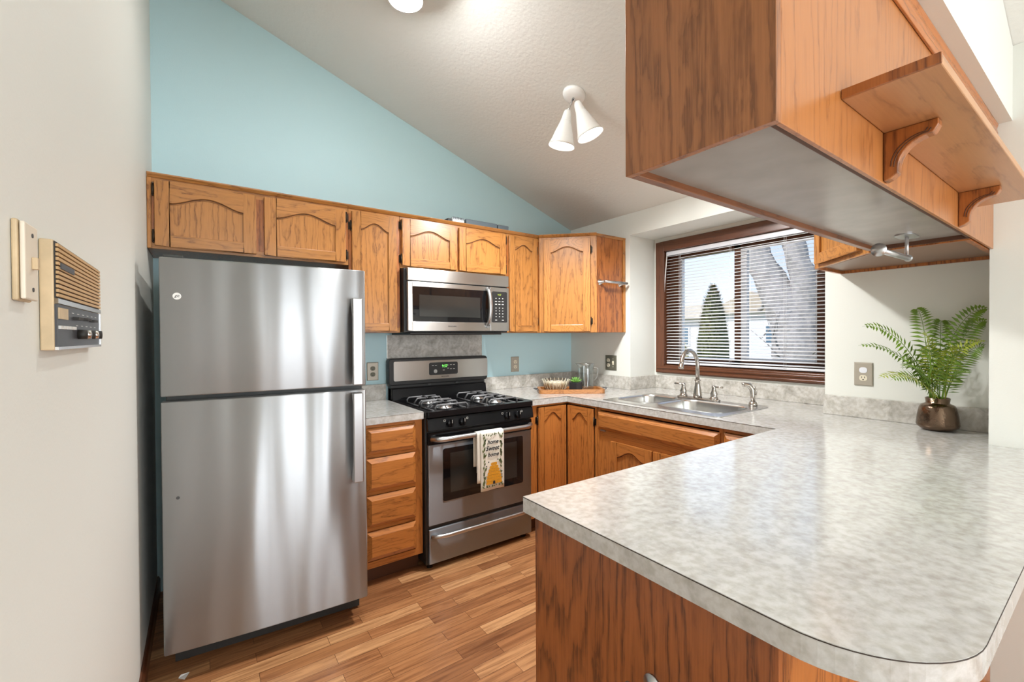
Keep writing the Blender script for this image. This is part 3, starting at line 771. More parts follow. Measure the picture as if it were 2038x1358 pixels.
# burners and their grates
for bxx in (-1.525, -1.150):
    for byy in (-.262, -.490):
        b = obj('burner', MB().lathe([(.052, 0), (.050, .010), (.034, .012), (.034, .018), (.030, .021), (.0001, .021)], (bxx, byy, .895), 24), handleM, t)
        obj('burner_cap', MB().lathe([(.030, 0), (.029, .005), (.0001, .006)], (bxx, byy, .916), 20), ironM, b)
        w = MB(); h = .108; zt = .934; r = .0056
        for sgn in (-1, 1):
            yy = byy + sgn * h * .93
            w.tube([(bxx - h, yy, .897), (bxx - h, yy, zt - .012), (bxx - h + .012, yy, zt), (bxx + h - .012, yy, zt), (bxx + h, yy, zt - .012), (bxx + h, yy, .897)], r, 8)
            w.tube([(bxx + sgn * h * .98, byy - h * .9, .899), (bxx + sgn * h * .98, byy + h * .9, .899)], r, 8)
        for ax in ((1, 0), (-1, 0), (0, 1), (0, -1)):
            w.tube([(bxx + ax[0] * .018, byy + ax[1] * .018, zt + .003), (bxx + ax[0] * h * .72, byy + ax[1] * h * .72, zt + .003), (bxx + ax[0] * h * .98, byy + ax[1] * h * .98, zt - .004 if ax[1] else .900)], .0066, 8)
        obj('grate', w, ironM, t)
# knob panel, door, drawer
w = MB(); w.prism([(.655, .800), (.676, .804), (.664, .874), (.640, .878)], frame((0, 0, 0), (0, -1, 0), (1, 0, 0)), gx0 + .004, gx1 - .004)
kp = obj('knob_panel', w, blackM, t, .003)
for kx, side in ((-1.580, -1), (-1.498, 1), (-1.178, -1), (-1.096, 1)):
    kb = MB().lathe([(.023, 0), (.022, .012), (.018, .020), (.0001, .021)], (kx, -.670, .838), 22, axis=(0, -1, .17))
    kb.box(kx - .0045, kx + .0045, -.703, -.684, .819, .862)
    k_ = obj('knob', kb, blackM, t, .001)
    obj('pointer', MB().box(kx - .001, kx + .001, -.7038, -.7028, .842, .861), inkW, k_)
    w = MB(); xx = kx + side * .034
    for q in range(2):
        w.box(xx - .006, xx + .006, -.6715, -.6702, .849 + q * .010, .8505 + q * .010); w.box(xx - .006 + q * .0105, xx - .0045 + q * .0105, -.6715, -.6702, .849, .8605)
    obj('burner_mark', w, inkW, k_)
Mo = FA(0, -.655, 0)
w = MB(); w.prism(rrect(gx0 + .012, gx1 - .010, .722, .792, .004, 3), Mo, -.02, .006)
od = obj('oven_door', MB().box(gx0 + .014, gx1 - .010, -.040, 0, .258, .720, 0, Mo), steelD, t, .004)
obj('top_rail', w, blackM, od, .002)
obj('window_surround', MB().prism(rrect(-1.618, -1.042, .384, .690, .012, 5), Mo, -.001, .003), blackG, od, .001)
obj('window', MB().box(-1.572, -1.092, .003, .0036, .428, .660, 0, Mo), ovenG, od)
pts = []
for i in range(17):
    a = i / 16; e = min(1, min(a, 1 - a) / .09); pts.append((gx0 + .028 + (gx1 - gx0 - .05) * a, -.662 - .048 * math.sin(e * PI / 2), .757))
obj('handle', MB().tube(pts, .0155, 16), handleM, od)
dw = obj('storage_drawer', MB().box(gx0 + .016, gx1 - .010, -.040, 0, .038, .236, 0, Mo), steelD, t, .004)
pts = []
for i in range(17):
    a = i / 16; e = min(1, min(a, 1 - a) / .12); pts.append((gx0 + .030 + (gx1 - gx0 - .055) * a, -.655 - .030 * math.sin(e * PI / 2), .196))
obj('handle', MB().tube(pts, .0125, 14), handleM, dw)
for xx in (gx0 + .04, gx1 - .04):
    for yy in (-.60, -.08): obj('levelling_foot', MB().lathe([(.018, 0), (.014, .036)], (xx, yy, 0), 12), blackS, t)

# dish towel over the oven handle
tx0, tx1 = -1.412, -1.247; ty = -.7365
t = thing('dish_towel', 'white printed dish towel with yellow beehive hanging on the oven handle', 'towel', (-1.33, -.715, .77))


def strip(x0, x1, yf, zf, yb, zbk, skew=.012):
    w = MB(); rows = []
    P = []
    for i in range(13):
        a = i / 12; P.append((yf, zf + (.757 - zf) * a))
    for i in range(1, 8):
        a = PI * i / 8; P.append((-.711 - (abs(yf + .711)) * math.cos(a), .757 + .0185 * math.sin(a)))
    for i in range(9): P.append((yb, .757 - (.757 - zbk) * i / 8))
    n = 7; vs = []
    for j, (y, z) in enumerate(P):
        for i in range(n):
            a = i / (n - 1); x = x0 + (x1 - x0) * a
            vs.append((x, y - .0025 * math.sin(a * 7 + j * .2) * (1 if j < 13 else 0), z - skew * a * 0))
    fs = [(j * n + i, j * n + i + 1, (j + 1) * n + i + 1, (j + 1) * n + i) for j in range(len(P) - 1) for i in range(n - 1)]
    w.add(vs, fs, 0, True); return w


o = obj('front_fold', strip(tx0, tx1, ty, .418, -.688, .52), clothM, t); md = o.modifiers.new('thick', 'SOLIDIFY'); md.thickness = .0025; md.offset = -1
o2 = obj('back_fold', strip(tx0 - .022, tx0 + .10, ty + .006, .470, -.687, .56), clothM, t); md = o2.modifiers.new('thick', 'SOLIDIFY'); md.thickness = .0022; md.offset = -1
Mt = FA(0, ty - .0040, 0); txc = (tx0 + tx1) / 2
for body, z, dx, sz in (('home', .706, 0.000, .034), ('Sweet', .668, -.004, .038), ('home', .630, .002, .034)):
    text('lettering', body, sz, Mt @ Matrix.Translation((txc + dx, 0, z)), inkM, o, shear=.35, bold=.0007)
w = MB()
for i in range(7):
    hw = (.056, .055, .051, .046, .039, .031, .022)[i]; zc = .462 + i * .0185
    w.prism(rrect(txc + .008 - hw, txc + .008 + hw, zc - .0088, zc + .0088, .0085, 5), Mt, 0, .0012)
obj('beehive_print', w, goldM, o)
obj('hive_door_print', MB().prism(rrect(txc - .001, txc + .015, .452, .472, .0075, 5), Mt, .0012, .0018), inkM, o)
w = MB(); rr = random.Random(3)
def leafp(w, x, z, a, l):
    dx, dz = math.cos(a), math.sin(a); q = l * .26
    w.prism([(x, z), (x + dx * l * .5 - dz * q, z + dz * l * .5 + dx * q), (x + dx * l, z + dz * l), (x + dx * l * .5 + dz * q, z + dz * l * .5 - dx * q)], Mt, 0, .0010)
for i in range(56):
    z = .44 + .31 * (i / 56) + rr.uniform(-.004, .004); s = -1 if i % 2 else 1
    x = txc + s * rr.uniform(.060, .068); leafp(w, x, z, PI / 2 - s * rr.uniform(-.3, .9) * -1 + (0 if s < 0 else 0), rr.uniform(.020, .032)) if abs(x + .01 * s - txc) < .076 else None
for i in range(12): leafp(w, tx0 + .012 + i * .0125, rr.uniform(.738, .748), rr.uniform(.3, 2.6), .016)
for i in range(12): leafp(w, tx0 + .012 + i * .0122, rr.uniform(.432, .440), rr.uniform(.3, 2.6), .016)
obj('leaf_print', w, oliveM, o)
w = MB()
for x, z in ((txc - .052, .722), (txc + .062, .690), (txc - .045, .565), (txc + .064, .52), (txc + .064, .50), (txc - .03, .588), (txc + .035, .596), (txc - .062, .50)): w.lathe([(.004, 0), (.004, .0012), (.0001, .0012)], Mt @ Vector((x, 0, z)), 8, axis=(0, -1, 0))
obj('berry_print', w, inkM, o)

# ------------------------------------------------------------------ corner base cabinet with folding doors
XF = -.613
t = thing('corner_base_cabinet', 'oak corner base cabinet with two narrow arched folding doors right of range', 'cabinet', (-.3, -.3, 0))
w = MB(); pts = [(-.9575, -.004), (-.9575, -.600), (-.630, -.600), (-.600, -.630), (-.600, -.905), (-.004, -.905), (-.004, -.004)]
w.box(-.9575, -.9395, -.600, -.004, .1, .872); w.box(-.600, -.02, -.905, -.888, .1, .872); slab(w, [[(-.94, -.02), (-.94, -.598), (-.598, -.598), (-.598, -.886), (-.02, -.886), (-.02, -.02)]], .10, .118)
w.box(-.94, -.02, -.02, -.004, .1, .872)
obj('carcass', w, lowV, t)
w = MB(); w.box(-.9575, -.892, -.613, -.600, .10, .872); w.box(-.892, -.60, -.613, -.600, .857, .872, 1); w.box(XF, -.600, -.905, -.888, .10, .872); w.box(XF, -.600, -.888, -.6135, .857, .872, 1)
obj('face_frame', w, [lowV, lowX], t)
door(t, FA(-.887, -.613, .115), .250, .851 - .115, lowV, lowX, .048, .055, 'L', top=.04)
door(t, FB(XF, -.636, .115), .247, .851 - .115, lowV, lowY, .048, .055, 'R', top=.04)
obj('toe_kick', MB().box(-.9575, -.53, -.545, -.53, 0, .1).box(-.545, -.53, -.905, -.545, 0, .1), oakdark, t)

# ------------------------------------------------------------------ sink base, the cupboard beside it, peninsula
t = thing('sink_cabinet', 'oak base cabinet below the sink with a long false drawer front', 'cabinet', (-.3, -1.33, 0))
w = MB(); w.box(-.600, -.02, -.926, -.908, .1, .872); w.box(-.600, -.02, -1.772, -1.756, .1, .872); w.box(-.60, -.02, -1.756, -.926, .1, .118); w.box(-.02, -.004, -1.772, -.908, .1, .872)
obj('carcass', w, lowV, t)
w = MB(); Ms = FB(XF, 0, 0)
w.box(.908, .935, -.013, 0, .10, .872, 0, Ms); w.box(1.750, 1.772, -.013, 0, .10, .872, 0, Ms); w.box(.935, 1.75, -.013, 0, .853, .872, 1, Ms); w.box(.935, 1.75, -.013, 0, .660, .735, 1, Ms); w.box(.935, 1.75, -.013, 0, .10, .125, 1, Ms); w.box(.935, 1.035, -.013, 0, .125, .66, 0, Ms); w.box(1.335, 1.370, -.013, 0, .125, .66, 0, Ms); w.box(1.665, 1.75, -.013, 0, .125, .66, 0, Ms)
obj('face_frame', w, [lowV, lowY], t)
d_ = MB(); d_.box(.922, 1.758, 0, .008, .727, .846, 0, Ms); d_.frustum(.922, 1.758, .727, .846, .008, .026, .022, Ms)
d_ = obj('false_drawer_front', d_, lowY, t, .001)
obj('tilt_hinge', MB().box(.945, .985, -.004, .012, .717, .727, 0, Ms), handleM, d_)
door(t, FB(XF, -1.039, .115), .312, .667 - .115, lowV, lowY, .05, .045, None, top=.045)
door(t, FB(XF, -1.360, .115), .312, .667 - .115, lowV, lowY, .05, .045, None, top=.045)
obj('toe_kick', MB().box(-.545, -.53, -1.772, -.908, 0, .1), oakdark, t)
t = thing('drawer_cabinet', 'narrow oak base cabinet tucked into the inner corner beside the sink cabinet', 'cabinet', (-.3, -1.9, 0))
obj('carcass', MB().box(-.600, -.004, -2.05, -1.774, .1, .872), lowV, t)
obj('face_frame', MB().box(1.774, 1.782, -.013, 0, .1, .872, 0, Ms).box(1.782, 2.05, -.013, 0, .853, .872, 1, Ms).box(1.782, 2.05, -.013, 0, .10, .125, 1, Ms).box(2.018, 2.05, -.013, 0, .125, .853, 0, Ms), [lowV, lowY], t)
drawer_front(t, FB(XF, -1.776, .728), .245, .120, lowY)
door(t, FB(XF, -1.780, .115), .235, .59, lowV, lowY, .05, .045)
t = thing('peninsula_cabinet', 'dark oak peninsula base cabinet under the rounded worktop end', 'cabinet', (-1.3, -2.35, 0))
obj('carcass', MB().box(-2.018, -.62, -2.635, -2.075, .1, .872), lowV, t)
penV = oak('peninsula_veneer_upright', 2, lin(160, 92, 45), lin(94, 49, 21), ring=13, contrast=.95, fine=.7, wide=True)
obj('end_panel', MB().box(-2.038, -2.019, -2.652, -2.048, .0, .872), penV, t, .001)
obj('back_panel', MB().box(-2.019, PX - .002, -2.652, -2.637, 0, .872), venV, t, .001)
obj('toe_kick', MB().box(-2.018, -.62, -2.14, -2.12, 0, .1), oakdark, t)
for k in range(3): door(t, frame((-.70 - k * .43, -2.075, .115), (-1, 0, 0), (0, 1, 0)), .41, .735, lowV, lowX)
t = thing('towel_bar', 'brushed towel bar low on the peninsula end panel', 'towel bar', (-2.04, -2.5, .655))
obj('bar', MB().tube([(-2.085, -2.392, .650), (-2.085, -2.62, .650)], .0105, 16), handleM, t)
for y in (-2.42, -2.60): obj('mount', MB().lathe([(.020, 0), (.020, .004), (.008, .008), (.008, .047)], (-2.038, y, .650), 16, axis=(-1, 0, 0)), handleM, t)

# ------------------------------------------------------------------ sink and taps
t = thing('kitchen_sink', 'stainless double bowl sink set into the worktop below the window', 'sink', (-.32, -1.33, .914))
b1 = rrect(-.505, -.150, -1.232, -.955, .075, 8); b2 = rrect(-.505, -.150, -1.690, -1.262, .085, 8)
w = MB(); slab(w, [rrect(-.592, -.045, -1.735, -.925, .022, 5), b1[::-1], b2[::-1]], .9145, .9185, bottom=True)
obj('rim', w, sinkM, t, .001)


def bowl(lp, dep, name):
    cx = sum(p[0] for p in lp) / len(lp); cy = sum(p[1] for p in lp) / len(lp); n = len(lp); w = MB(); rings = []
    for s, z in ((1.015, .9205), (1.0, .917), (.985, .908), (.95, .914 - dep * .6), (.90, .914 - dep * .93), (.82, .914 - dep), (.20, .914 - dep - .006), (.0, .914 - dep - .006)):
        rings.append([(cx + (p[0] - cx) * s, cy + (p[1] - cy) * s, z) for p in lp])
    vs = [v for r in rings for v in r]
    w.add(vs, [(j * n + i, j * n + (i + 1) % n, (j + 1) * n + (i + 1) % n, (j + 1) * n + i) for j in range(len(rings) - 1) for i in range(n)], 0, True)
    b = obj(name, w, sinkM, t)
    obj('drain', MB().lathe([(.042, .0), (.040, .003), (.030, .002), (.0001, .001)], (cx, cy, .914 - dep - .005), 20), chromeM, b)


bowl(b1, .16, 'small_bowl'); bowl(b2, .19, 'large_bowl')
zs = .9195
t = thing('kitchen_faucet', 'brushed nickel gooseneck faucet with two lever handles behind the sink', 'faucet', (-.085, -1.30, zs))
obj('deck_plate', MB().prism(rrect(-.110, -.060, -1.455, -1.155, .024, 6), frame((0, 0, zs), (1, 0, 0), (0, 0, 1), (0, 1, 0)), 0, .010), nickelM, t, .003)
sp = obj('spout_base', MB().lathe([(.027, .0), (.028, .02), (.024, .045), (.017, .085), (.0155, .110), (.020, .112), (.020, .118), (.013, .122)], (-.085, -1.302, zs + .008), 24), nickelM, t)
pts = [(-.085, -1.302, zs + .12), (-.085, -1.302, 1.145)]
for i in range(1, 15):
    a = PI * i / 14 * .93; pts.append((-.085 - .088 + .088 * math.cos(a), -1.302 + .004 * math.sin(a), 1.145 + .095 * math.sin(a)))
e = Vector(pts[-1]); d = (Vector(pts[-1]) - Vector(pts[-2])).normalized(); pts.append(tuple(e + d * .012))
obj('spout', MB().tube(pts, .0125, 16), nickelM, t)
obj('spout_tip', MB().lathe([(.0125, -.004), (.0145, .002), (.0165, .020), (.0175, .028), (.012, .0285)], e + d * .010, 18, axis=d), nickelM, t)
for y, s in ((-1.198, 1), (-1.415, -1)):
    h = obj('handle', MB().lathe([(.024, 0), (.026, .014), (.022, .018), (.020, .030), (.023, .040), (.014, .062), (.012, .078), (.014, .086), (.008, .094), (.0001, .095)], (-.085, y, zs + .004), 22), nickelM, t)
    obj('lever', MB().tube([(-.085, y, zs + .088), (-.088, y + s * .03, zs + .090), (-.092, y + s * .062, zs + .091)], [.0055, .005, .0065], 10), nickelM, h)
t = thing('side_sprayer', 'brushed nickel side sprayer at the right corner of the sink', 'sprayer', (-.075, -1.655, zs))
obj('base', MB().lathe([(.024, 0), (.024, .008), (.019, .022), (.016, .024)], (-.078, -1.655, zs), 20), nickelM, t)
obj('body', MB().tube([(-.078, -1.655, zs + .02), (-.077, -1.653, zs + .06), (-.076, -1.649, zs + .095), (-.084, -1.636, zs + .118), (-.10, -1.612, zs + .124), (-.106, -1.604, zs + .122)], [.012, .0125, .015, .0155, .013, .012], 14), nickelM, t)
obj('trigger', MB().tube([(-.068, -1.667, zs + .062), (-.066, -1.670, zs + .088), (-.074, -1.658, zs + .115)], .005, 8), nickelM, t)

# ------------------------------------------------------------------ tray with its things
te = Vector((.826, -.564, 0)); tn = Vector((-.564, -.826, 0)); tcn = Vector((-.468, -.490, 0))
Mt2 = frame(tcn + Vector((0, 0, .9145)), te, tn)
t = thing('serving_tray', 'oblong acacia wood tray with metal handles on the corner worktop', 'tray', tcn + Vector((0, 0, .9145)))
t.rotation_euler = (0, 0, 0)
w = MB()
Lp = rrect(-.245, .245, -.118, .118, .035, 6); Lq = rrect(-.222, .222, -.095, .095, .028, 6)
rot = Matrix(((te.x, tn.x, 0, tcn.x), (te.y, tn.y, 0, tcn.y), (0, 0, 1, 0), (0, 0, 0, 1)))
P1 = [tuple((rot @ Vector((*p, 0)))[:2]) for p in Lp]; P2 = [tuple((rot @ Vector((*p, 0)))[:2]) for p in Lq]
slab(w, [P1, P2[::-1]], .9145, .945); slab(w, [P2], .9146, .926)
acacia = oak('acacia_wood', 0, lin(182, 124, 72), lin(110, 64, 32), ring=12)
obj('board', w, acacia, t, .003)
for s in (-1, 1):
    c0 = rot @ Vector((s * .243, 0, 0)); pts = []
    for i in range(9):
        a = PI * i / 8; q = rot @ Vector((s * (.243 + .034 * math.sin(a)), -.045 * math.cos(a), 0)); pts.append((q.x, q.y, .935 + .010 * math.sin(a)))
    obj('handle', MB().tube(pts, .004, 8), ironM, t)


def tp(u, v): return rot @ Vector((u, v, 0))


bc = tp(-.11, 0.0); n = 48
t = thing('glass_bowl', 'fluted glass bowl of cream wax on the left of the wooden tray', 'bowl', (bc.x, bc.y, .926))
w = MB(); rings = []
for r, z, amp in ((.0, .928, 0), (.055, .928, 0), (.066, .934, .04), (.088, .968, .085), (.100, 1.004, .09), (.103, 1.014, .05), (.097, 1.012, .02), (.084, .972, .02), (.060, .940, 0), (.0, .936, 0)):
    rings.append([(bc.x + r * (1 + amp * math.cos(i * 2 * PI / n * 16)) * math.cos(2 * PI * i / n), bc.y + r * (1 + amp * math.cos(i * 2 * PI / n * 16)) * math.sin(2 * PI * i / n), z) for i in range(n)])
w.add([v for r in rings for v in r], [(j * n + i, j * n + (i + 1) % n, (j + 1) * n + (i + 1) % n, (j + 1) * n + i) for j in range(len(rings) - 1) for i in range(n)], 0, True)
obj('glass', w, ribG, t)
for i in range(20):
    a = 2 * PI * i / 20; obj('rib', MB().tube([(bc.x + q * math.cos(a), bc.y + q * math.sin(a), z) for q, z in ((.064, .931), (.080, .950), (.094, .985), (.103, 1.014))], .0034, 6), ribB, t)
obj('wax', MB().lathe([(.0001, .938), (.056, .938), (.082, .975), (.090, .994), (.0001, .996)], (bc.x, bc.y, 0), 32, cap=False), waxM, t)
sc = tp(.035, .045)
t = thing('potted_succulent', 'small green succulent in a black cube pot at the tray front', 'plant', (sc.x, sc.y, .926))
ca = math.radians(-8); Mp = Matrix.Translation((sc.x, sc.y, .9267)) @ Matrix.Rotation(math.radians(11), 4, 'Z')
w = MB(); w.box(-.035, .035, -.035, .035, 0, .066, 0, Mp)
obj('pot', w, potM, t, .002)
w = MB()
for ring, (cnt, tilt, ln) in enumerate(((5, 78, .044), (8, 55, .052), (10, 28, .052))):
    for i in range(cnt):
        a = 2 * PI * i / cnt + ring * .4; el = math.radians(tilt); d = Vector((math.cos(a) * math.cos(el), math.sin(a) * math.cos(el), math.sin(el)))
        p0 = Vector((sc.x, sc.y, .988)); w.tube([p0, p0 + d * ln * .55, p0 + d * ln], [.005, .0075, .001], 8)
obj('rosette', w, succM, t)
pc = tp(.125, -.030)
t = thing('glass_pitcher', 'clear glass pitcher with a curved handle at the tray back', 'pitcher', (pc.x, pc.y, .926))
w = MB(); n = 40; rings = []
for r, z, amp, lip in ((.0, .927, 0, 0), (.055, .927, 0, 0), (.058, .932, 0, 0), (.058, 1.10, 0, 0), (.060, 1.118, 0, .008), (.063, 1.130, 0, .022), (.0605, 1.130, 0, .022), (.057, 1.116, 0, .008), (.055, 1.10, 0, 0), (.054, .945, 0, 0), (.0, .942, 0, 0)):
    L_ = []
    for i in range(n):
        a = 2 * PI * i / n; dl = max(0, math.cos(a - math.radians(150))) ** 8
        rr_ = r * (1 + .012 * math.sin(z * 330)) + lip * dl
        L_.append((pc.x + rr_ * math.cos(a), pc.y + rr_ * math.sin(a), z))
    rings.append(L_)
full = []
for j in range(len(rings) - 1):
    A_, B_ = rings[j], rings[j + 1]; steps = 14 if abs(A_[0][2] - B_[0][2]) > .1 else 1
    for s in range(steps):
        k = s / steps; L_ = []
        for i in range(n):
            v = Vector(A_[i]).lerp(Vector(B_[i]), k)
            if steps > 1:
                c_ = Vector((pc.x, pc.y, v.z)); v = c_ + (v - c_) * (1 + .012 * math.sin(i * 1.9 + s * 2.2))
            L_.append(tuple(v))
        full.append(L_)
full.append(rings[-1])
w.add([v for r in full for v in r], [(j * n + i, j * n + (i + 1) % n, (j + 1) * n + (i + 1) % n, (j + 1) * n + i) for j in range(len(full) - 1) for i in range(n)], 0, True)
obj('jug', w, clearG, t)
hd = Vector((.816, -.578, 0)); pcv = Vector((pc.x, pc.y, 0)); pts = []
for u, z in ((.056, 1.093), (.080, 1.096), (.093, 1.090), (.092, 1.060), (.086, 1.030), (.072, 1.005), (.056, .992)): pts.append(pcv + hd * u + Vector((0, 0, z)))
obj('handle', MB().tube(pts, .0055, 10), clearG, t)


# ------------------------------------------------------------------ outlets and switches
def outlet(label, M, wd, ht, pm, gangs, cat='outlet'):
    """M: centre of the plate on the wall"""
    t = thing('wall_outlet', label, cat, M.translation)
    obj('cover_plate', MB().box(-wd / 2, wd / 2, 0.0005, .003, -ht / 2, ht / 2, 0, M).frustum(-wd / 2, wd / 2, -ht / 2, ht / 2, .003, .0065, .004, M), pm, t)
    for gx, kind, rm in gangs:
        if kind == 'duplex':
            for k, s in enumerate((1, -1)):
                r = obj('receptacle', MB().prism(rrect(gx - .0165, gx + .0165, s * .020 - .0145, s * .020 + .0145, .0125, 6), M, .004, .008), rm[k], t)
                if rm[k] is not vinylM:
                    obj('slots', MB().box(gx - .0075, gx - .0050, .008, .0084, s * .020 - .001, s * .020 + .008, 0, M).box(gx + .0050, gx + .0075, .008, .0084, s * .020 - .001, s * .020 + .008, 0, M).lathe([(.003, 0), (.003, .0004)], M @ Vector((gx, .008, s * .020 - .008)), 10, axis=M.to_3x3() @ Vector((0, 1, 0))), slotM, r)
            obj('screw', MB().lathe([(.003, 0), (.003, .0015)], M @ Vector((gx, .006, 0)), 10, axis=M.to_3x3() @ Vector((0, 1, 0))), pm, t)
        else:
            obj('toggle', MB().box(gx - .004, gx + .004, .006, .016, -.004, .012, 0, M).box(gx - .009, gx + .009, .006, .0075, -.016, .016, 0, M), rm[0], t, .001)
            for s in (-1, 1): obj('screw', MB().lathe([(.003, 0), (.003, .0015)], M @ Vector((gx, .006, s * .032)), 10, axis=M.to_3x3() @ Vector((0, 1, 0))), ivoryM, t)
    return t


outlet('metal outlet plate on the blue wall between refrigerator and range', FA(-1.812, -.0005, 1.108), .078, .122, plateM, [(0, 'duplex', [plateD, plateD])])
outlet('slim metal outlet plate on the blue wall right of the range', FA(-.632, -.0005, 1.108), .080, .124, plateM, [(0, 'duplex', [ivoryM, ivoryM])])
outlet('dark double plate with outlet and toggle switch beside the corner cabinet', FB(-.0005, -.478, 1.118), .118, .122, plateD, [(-.024, 'duplex', [ivoryM, ivoryM]), (.026, 'switch', [ivoryM])])
outlet('metal outlet plate with one capped socket right of the window', FB(-.0005, -2.168, 1.137), .078, .118, plateM, [(0, 'duplex', [vinylM, ivoryM])])

# ------------------------------------------------------------------ hanging cupboards over the peninsula
hx0, hyi, hyo, hz = -2.053, -2.368, -2.654, 1.66
t = thing('hanging_cabinet', 'large oak cabinet hung from the soffit above the peninsula', 'cabinet', (-1.2, -2.5, hz))
endV = oak('end_veneer_upright', 2, lin(178, 115, 68), lin(126, 78, 44), ring=15, contrast=.9, fine=.7, wide=True)
obj('end_panel', MB().box(hx0, hx0 + .016, hyo, hyi, hz, 2.125), endV, t, .001)
obj('back_panel', MB().box(hx0 + .016, PX - .002, hyo, hyo + .008, hz, 2.125), oak('back_veneer_upright', 2, lin(178, 114, 60), lin(134, 78, 36), ring=12, contrast=.8, fine=.4), t, .001)
hb = hyo + .009
obj('bottom_panel', MB().box(hx0 + .016, -.652, hb, hyi - .019, hz + .014, hz + .028), melM, t)
obj('bottom_rail', MB().box(hx0 + .016, -.640, hyi - .019, hyi, hz, hz + .045), oak('dark_rail_lengthwise', 0, lin(136, 80, 42), lin(84, 46, 22)), t, .0015)
obj('edge_lip', MB().box(hx0 + .016, -.640, hb, hb + .008, hz + .002, hz + .014), oakdark, t)
obj('end_lip', MB().box(-.652, -.640, hb, hyi - .019, hz, hz + .028), oakdark, t)
f = MB(); f.box(hx0 + .016, -.640, hyi - .019, hyi, 2.085, 2.125); f.box(hx0 + .016, hx0 + .05, hyi - .019, hyi, hz + .045, 2.085)
obj('face_frame', f, oakX, t)
for k in range(3): door(t, frame((-.665 - k * .446, hyi, hz + .02), (-1, 0, 0), (0, 1, 0)), .436, 2.10 - hz - .02, oakV, oakX)
obj('top_panel', MB().box(hx0 + .016, -.642, hb, hyi - .019, 2.110, 2.125), oakdark, t)
# crown along the dining side
w = MB(); w.prism([(-.0005, 2.072), (-.006, 2.072), (-.010, 2.080), (-.011, 2.095), (-.008, 2.110), (-.011, 2.120), (-.012, 2.1265), (-.0005, 2.1265)], frame((0, hyo, 0), (0, 1, 0), (1, 0, 0)), hx0, PX - .002)
tag(obj('crown_molding', w, oak('crown_oak_lengthwise', 0, lin(186, 116, 62), lin(120, 68, 32), rough=.2), None, .002, loc=(-1.1, hyo, 2.07)), 'glossy oak crown molding between hanging cabinet and white soffit', 'molding')
# shelf with its two brackets
SZ = 1.766
t = thing('wall_shelf', 'oak display shelf on two scrolled brackets behind the hanging cabinet', 'shelf', (-1.2, hyo, SZ))
obj('board', MB().box(-1.798, -.614, -2.788, hyo - .0005, SZ, SZ + .017), shelfM, t, .002)
obj('end_edge', MB().box(-1.803, -1.7982, -2.788, hyo - .0005, SZ + .001, SZ + .018), venV, t, .001)
for bx in (-1.556, -.866):
    A = [(0, SZ - .0005), (.086, SZ - .0005), (.086, SZ - .012), (.082, SZ - .020)]
    for i in range(9):
        a = i / 8; A.append((.078 - .054 * math.sin(a * PI / 2), SZ - .026 - .054 * (1 - math.cos(a * PI / 2))))
    A += [(.024, SZ - .084), (.024, SZ - .090), (.012, SZ - .099), (.003, SZ - .102), (0, SZ - .102)]
    br = obj('bracket', MB().prism([(-p[0] - .0006, p[1]) for p in A], frame((0, hyo, 0), (0, 1, 0), (1, 0, 0)), bx - .014, bx + .014), venV, t, .002)
    g = MB()
    for q in (.006, .011): g.tube([(bx - .0142, hyo - p[0] + q, p[1] + q * .5) for p in A[3:13]], .0012, 6)
    obj('carved_line', g, oakdark, br)
# diagonal corner cupboard between window and pillar
CA, CB = (-.635, hyi), (-.322, -2.066); zb = 1.656
t = thing('corner_wall_cabinet', 'diagonal oak wall cabinet right of the window behind the hanging cabinet', 'cabinet', (-.2, -2.4, zb))
dg = Vector((CB[0] - CA[0], CB[1] - CA[1], 0)).normalized(); dn = Vector((-dg.y, dg.x, 0)); DL = math.hypot(CB[0] - CA[0], CB[1] - CA[1])
Mk = frame((CA[0], CA[1], 0), dg, dn)
w = MB(); w.box(CB[0] + .012, -.003, CB[1] - .014, CB[1], zb, 2.09); w.box(-.016, -.003, PY + .002, CB[1] - .014, zb, 2.09); w.box(-.634, -.016, PY + .002, PY + .016, zb, 2.09); w.box(-.634, -.622, PY + .016, hyi - .004, zb, 2.09)
inner = [(-.622, PY + .016), (-.016, PY + .016), (-.016, CB[1] - .014), (CB[0] + .012, CB[1] - .014), (-.622, hyi - .006)]
slab(w, [inner], 2.076, 2.09)
obj('carcass', w, venV, t)
w = MB(); slab(w, [inner], zb + .014, zb + .026)
obj('bottom_panel', w, plain('brown_cabinet_bottom', lin(132, 102, 80), .35), t)
f = MB(); f.box(.004, .045, -.018, 0, zb, 2.09, 0, Mk); f.box(DL - .045, DL, -.018, 0, zb, 2.09, 0, Mk); f.box(.045, DL - .045, -.018, 0, zb, zb + .03, 1, Mk); f.box(.045, DL - .045, -.018, 0, 2.06, 2.09, 1, Mk)
obj('face_frame', f, [oakV, oakX], t, .001)
door(t, frame(Vector((CA[0], CA[1], zb + .018)) + dg * .05, dg, dn), DL - .085, .40, oakV, oakX, .05, .04)
# paper towel holder
t = thing('paper_towel_holder', 'brushed paper towel rod hanging under the hanging cabinet', 'paper towel holder', (-.79, -2.515, hz))
obj('mounting_plate', MB().prism(rrect(-.845, -.735, -2.541, -2.489, .025, 6), frame((0, 0, hz + .014), (1, 0, 0), (0, 0, -1), (0, 1, 0)), .0005, .004), handleM, t)
obj('post', MB().tube([(-.790, -2.515, hz + .012), (-.790, -2.515, 1.605)], .0055, 12), handleM, t)
obj('rod', MB().tube([(-.772, -2.515, 1.599), (-1.071, -2.515, 1.595)], .0092, 16).lathe([(.0118, 0), (.0118, .010)], (-.779, -2.515, 1.599), 16, axis=(1, 0, 0)), handleM, t)
obj('end_disk', MB().lathe([(.0195, 0), (.0195, .007), (.0001, .008)], (-1.071, -2.515, 1.595), 24, axis=(-1, 0, 0)), handleM, t)

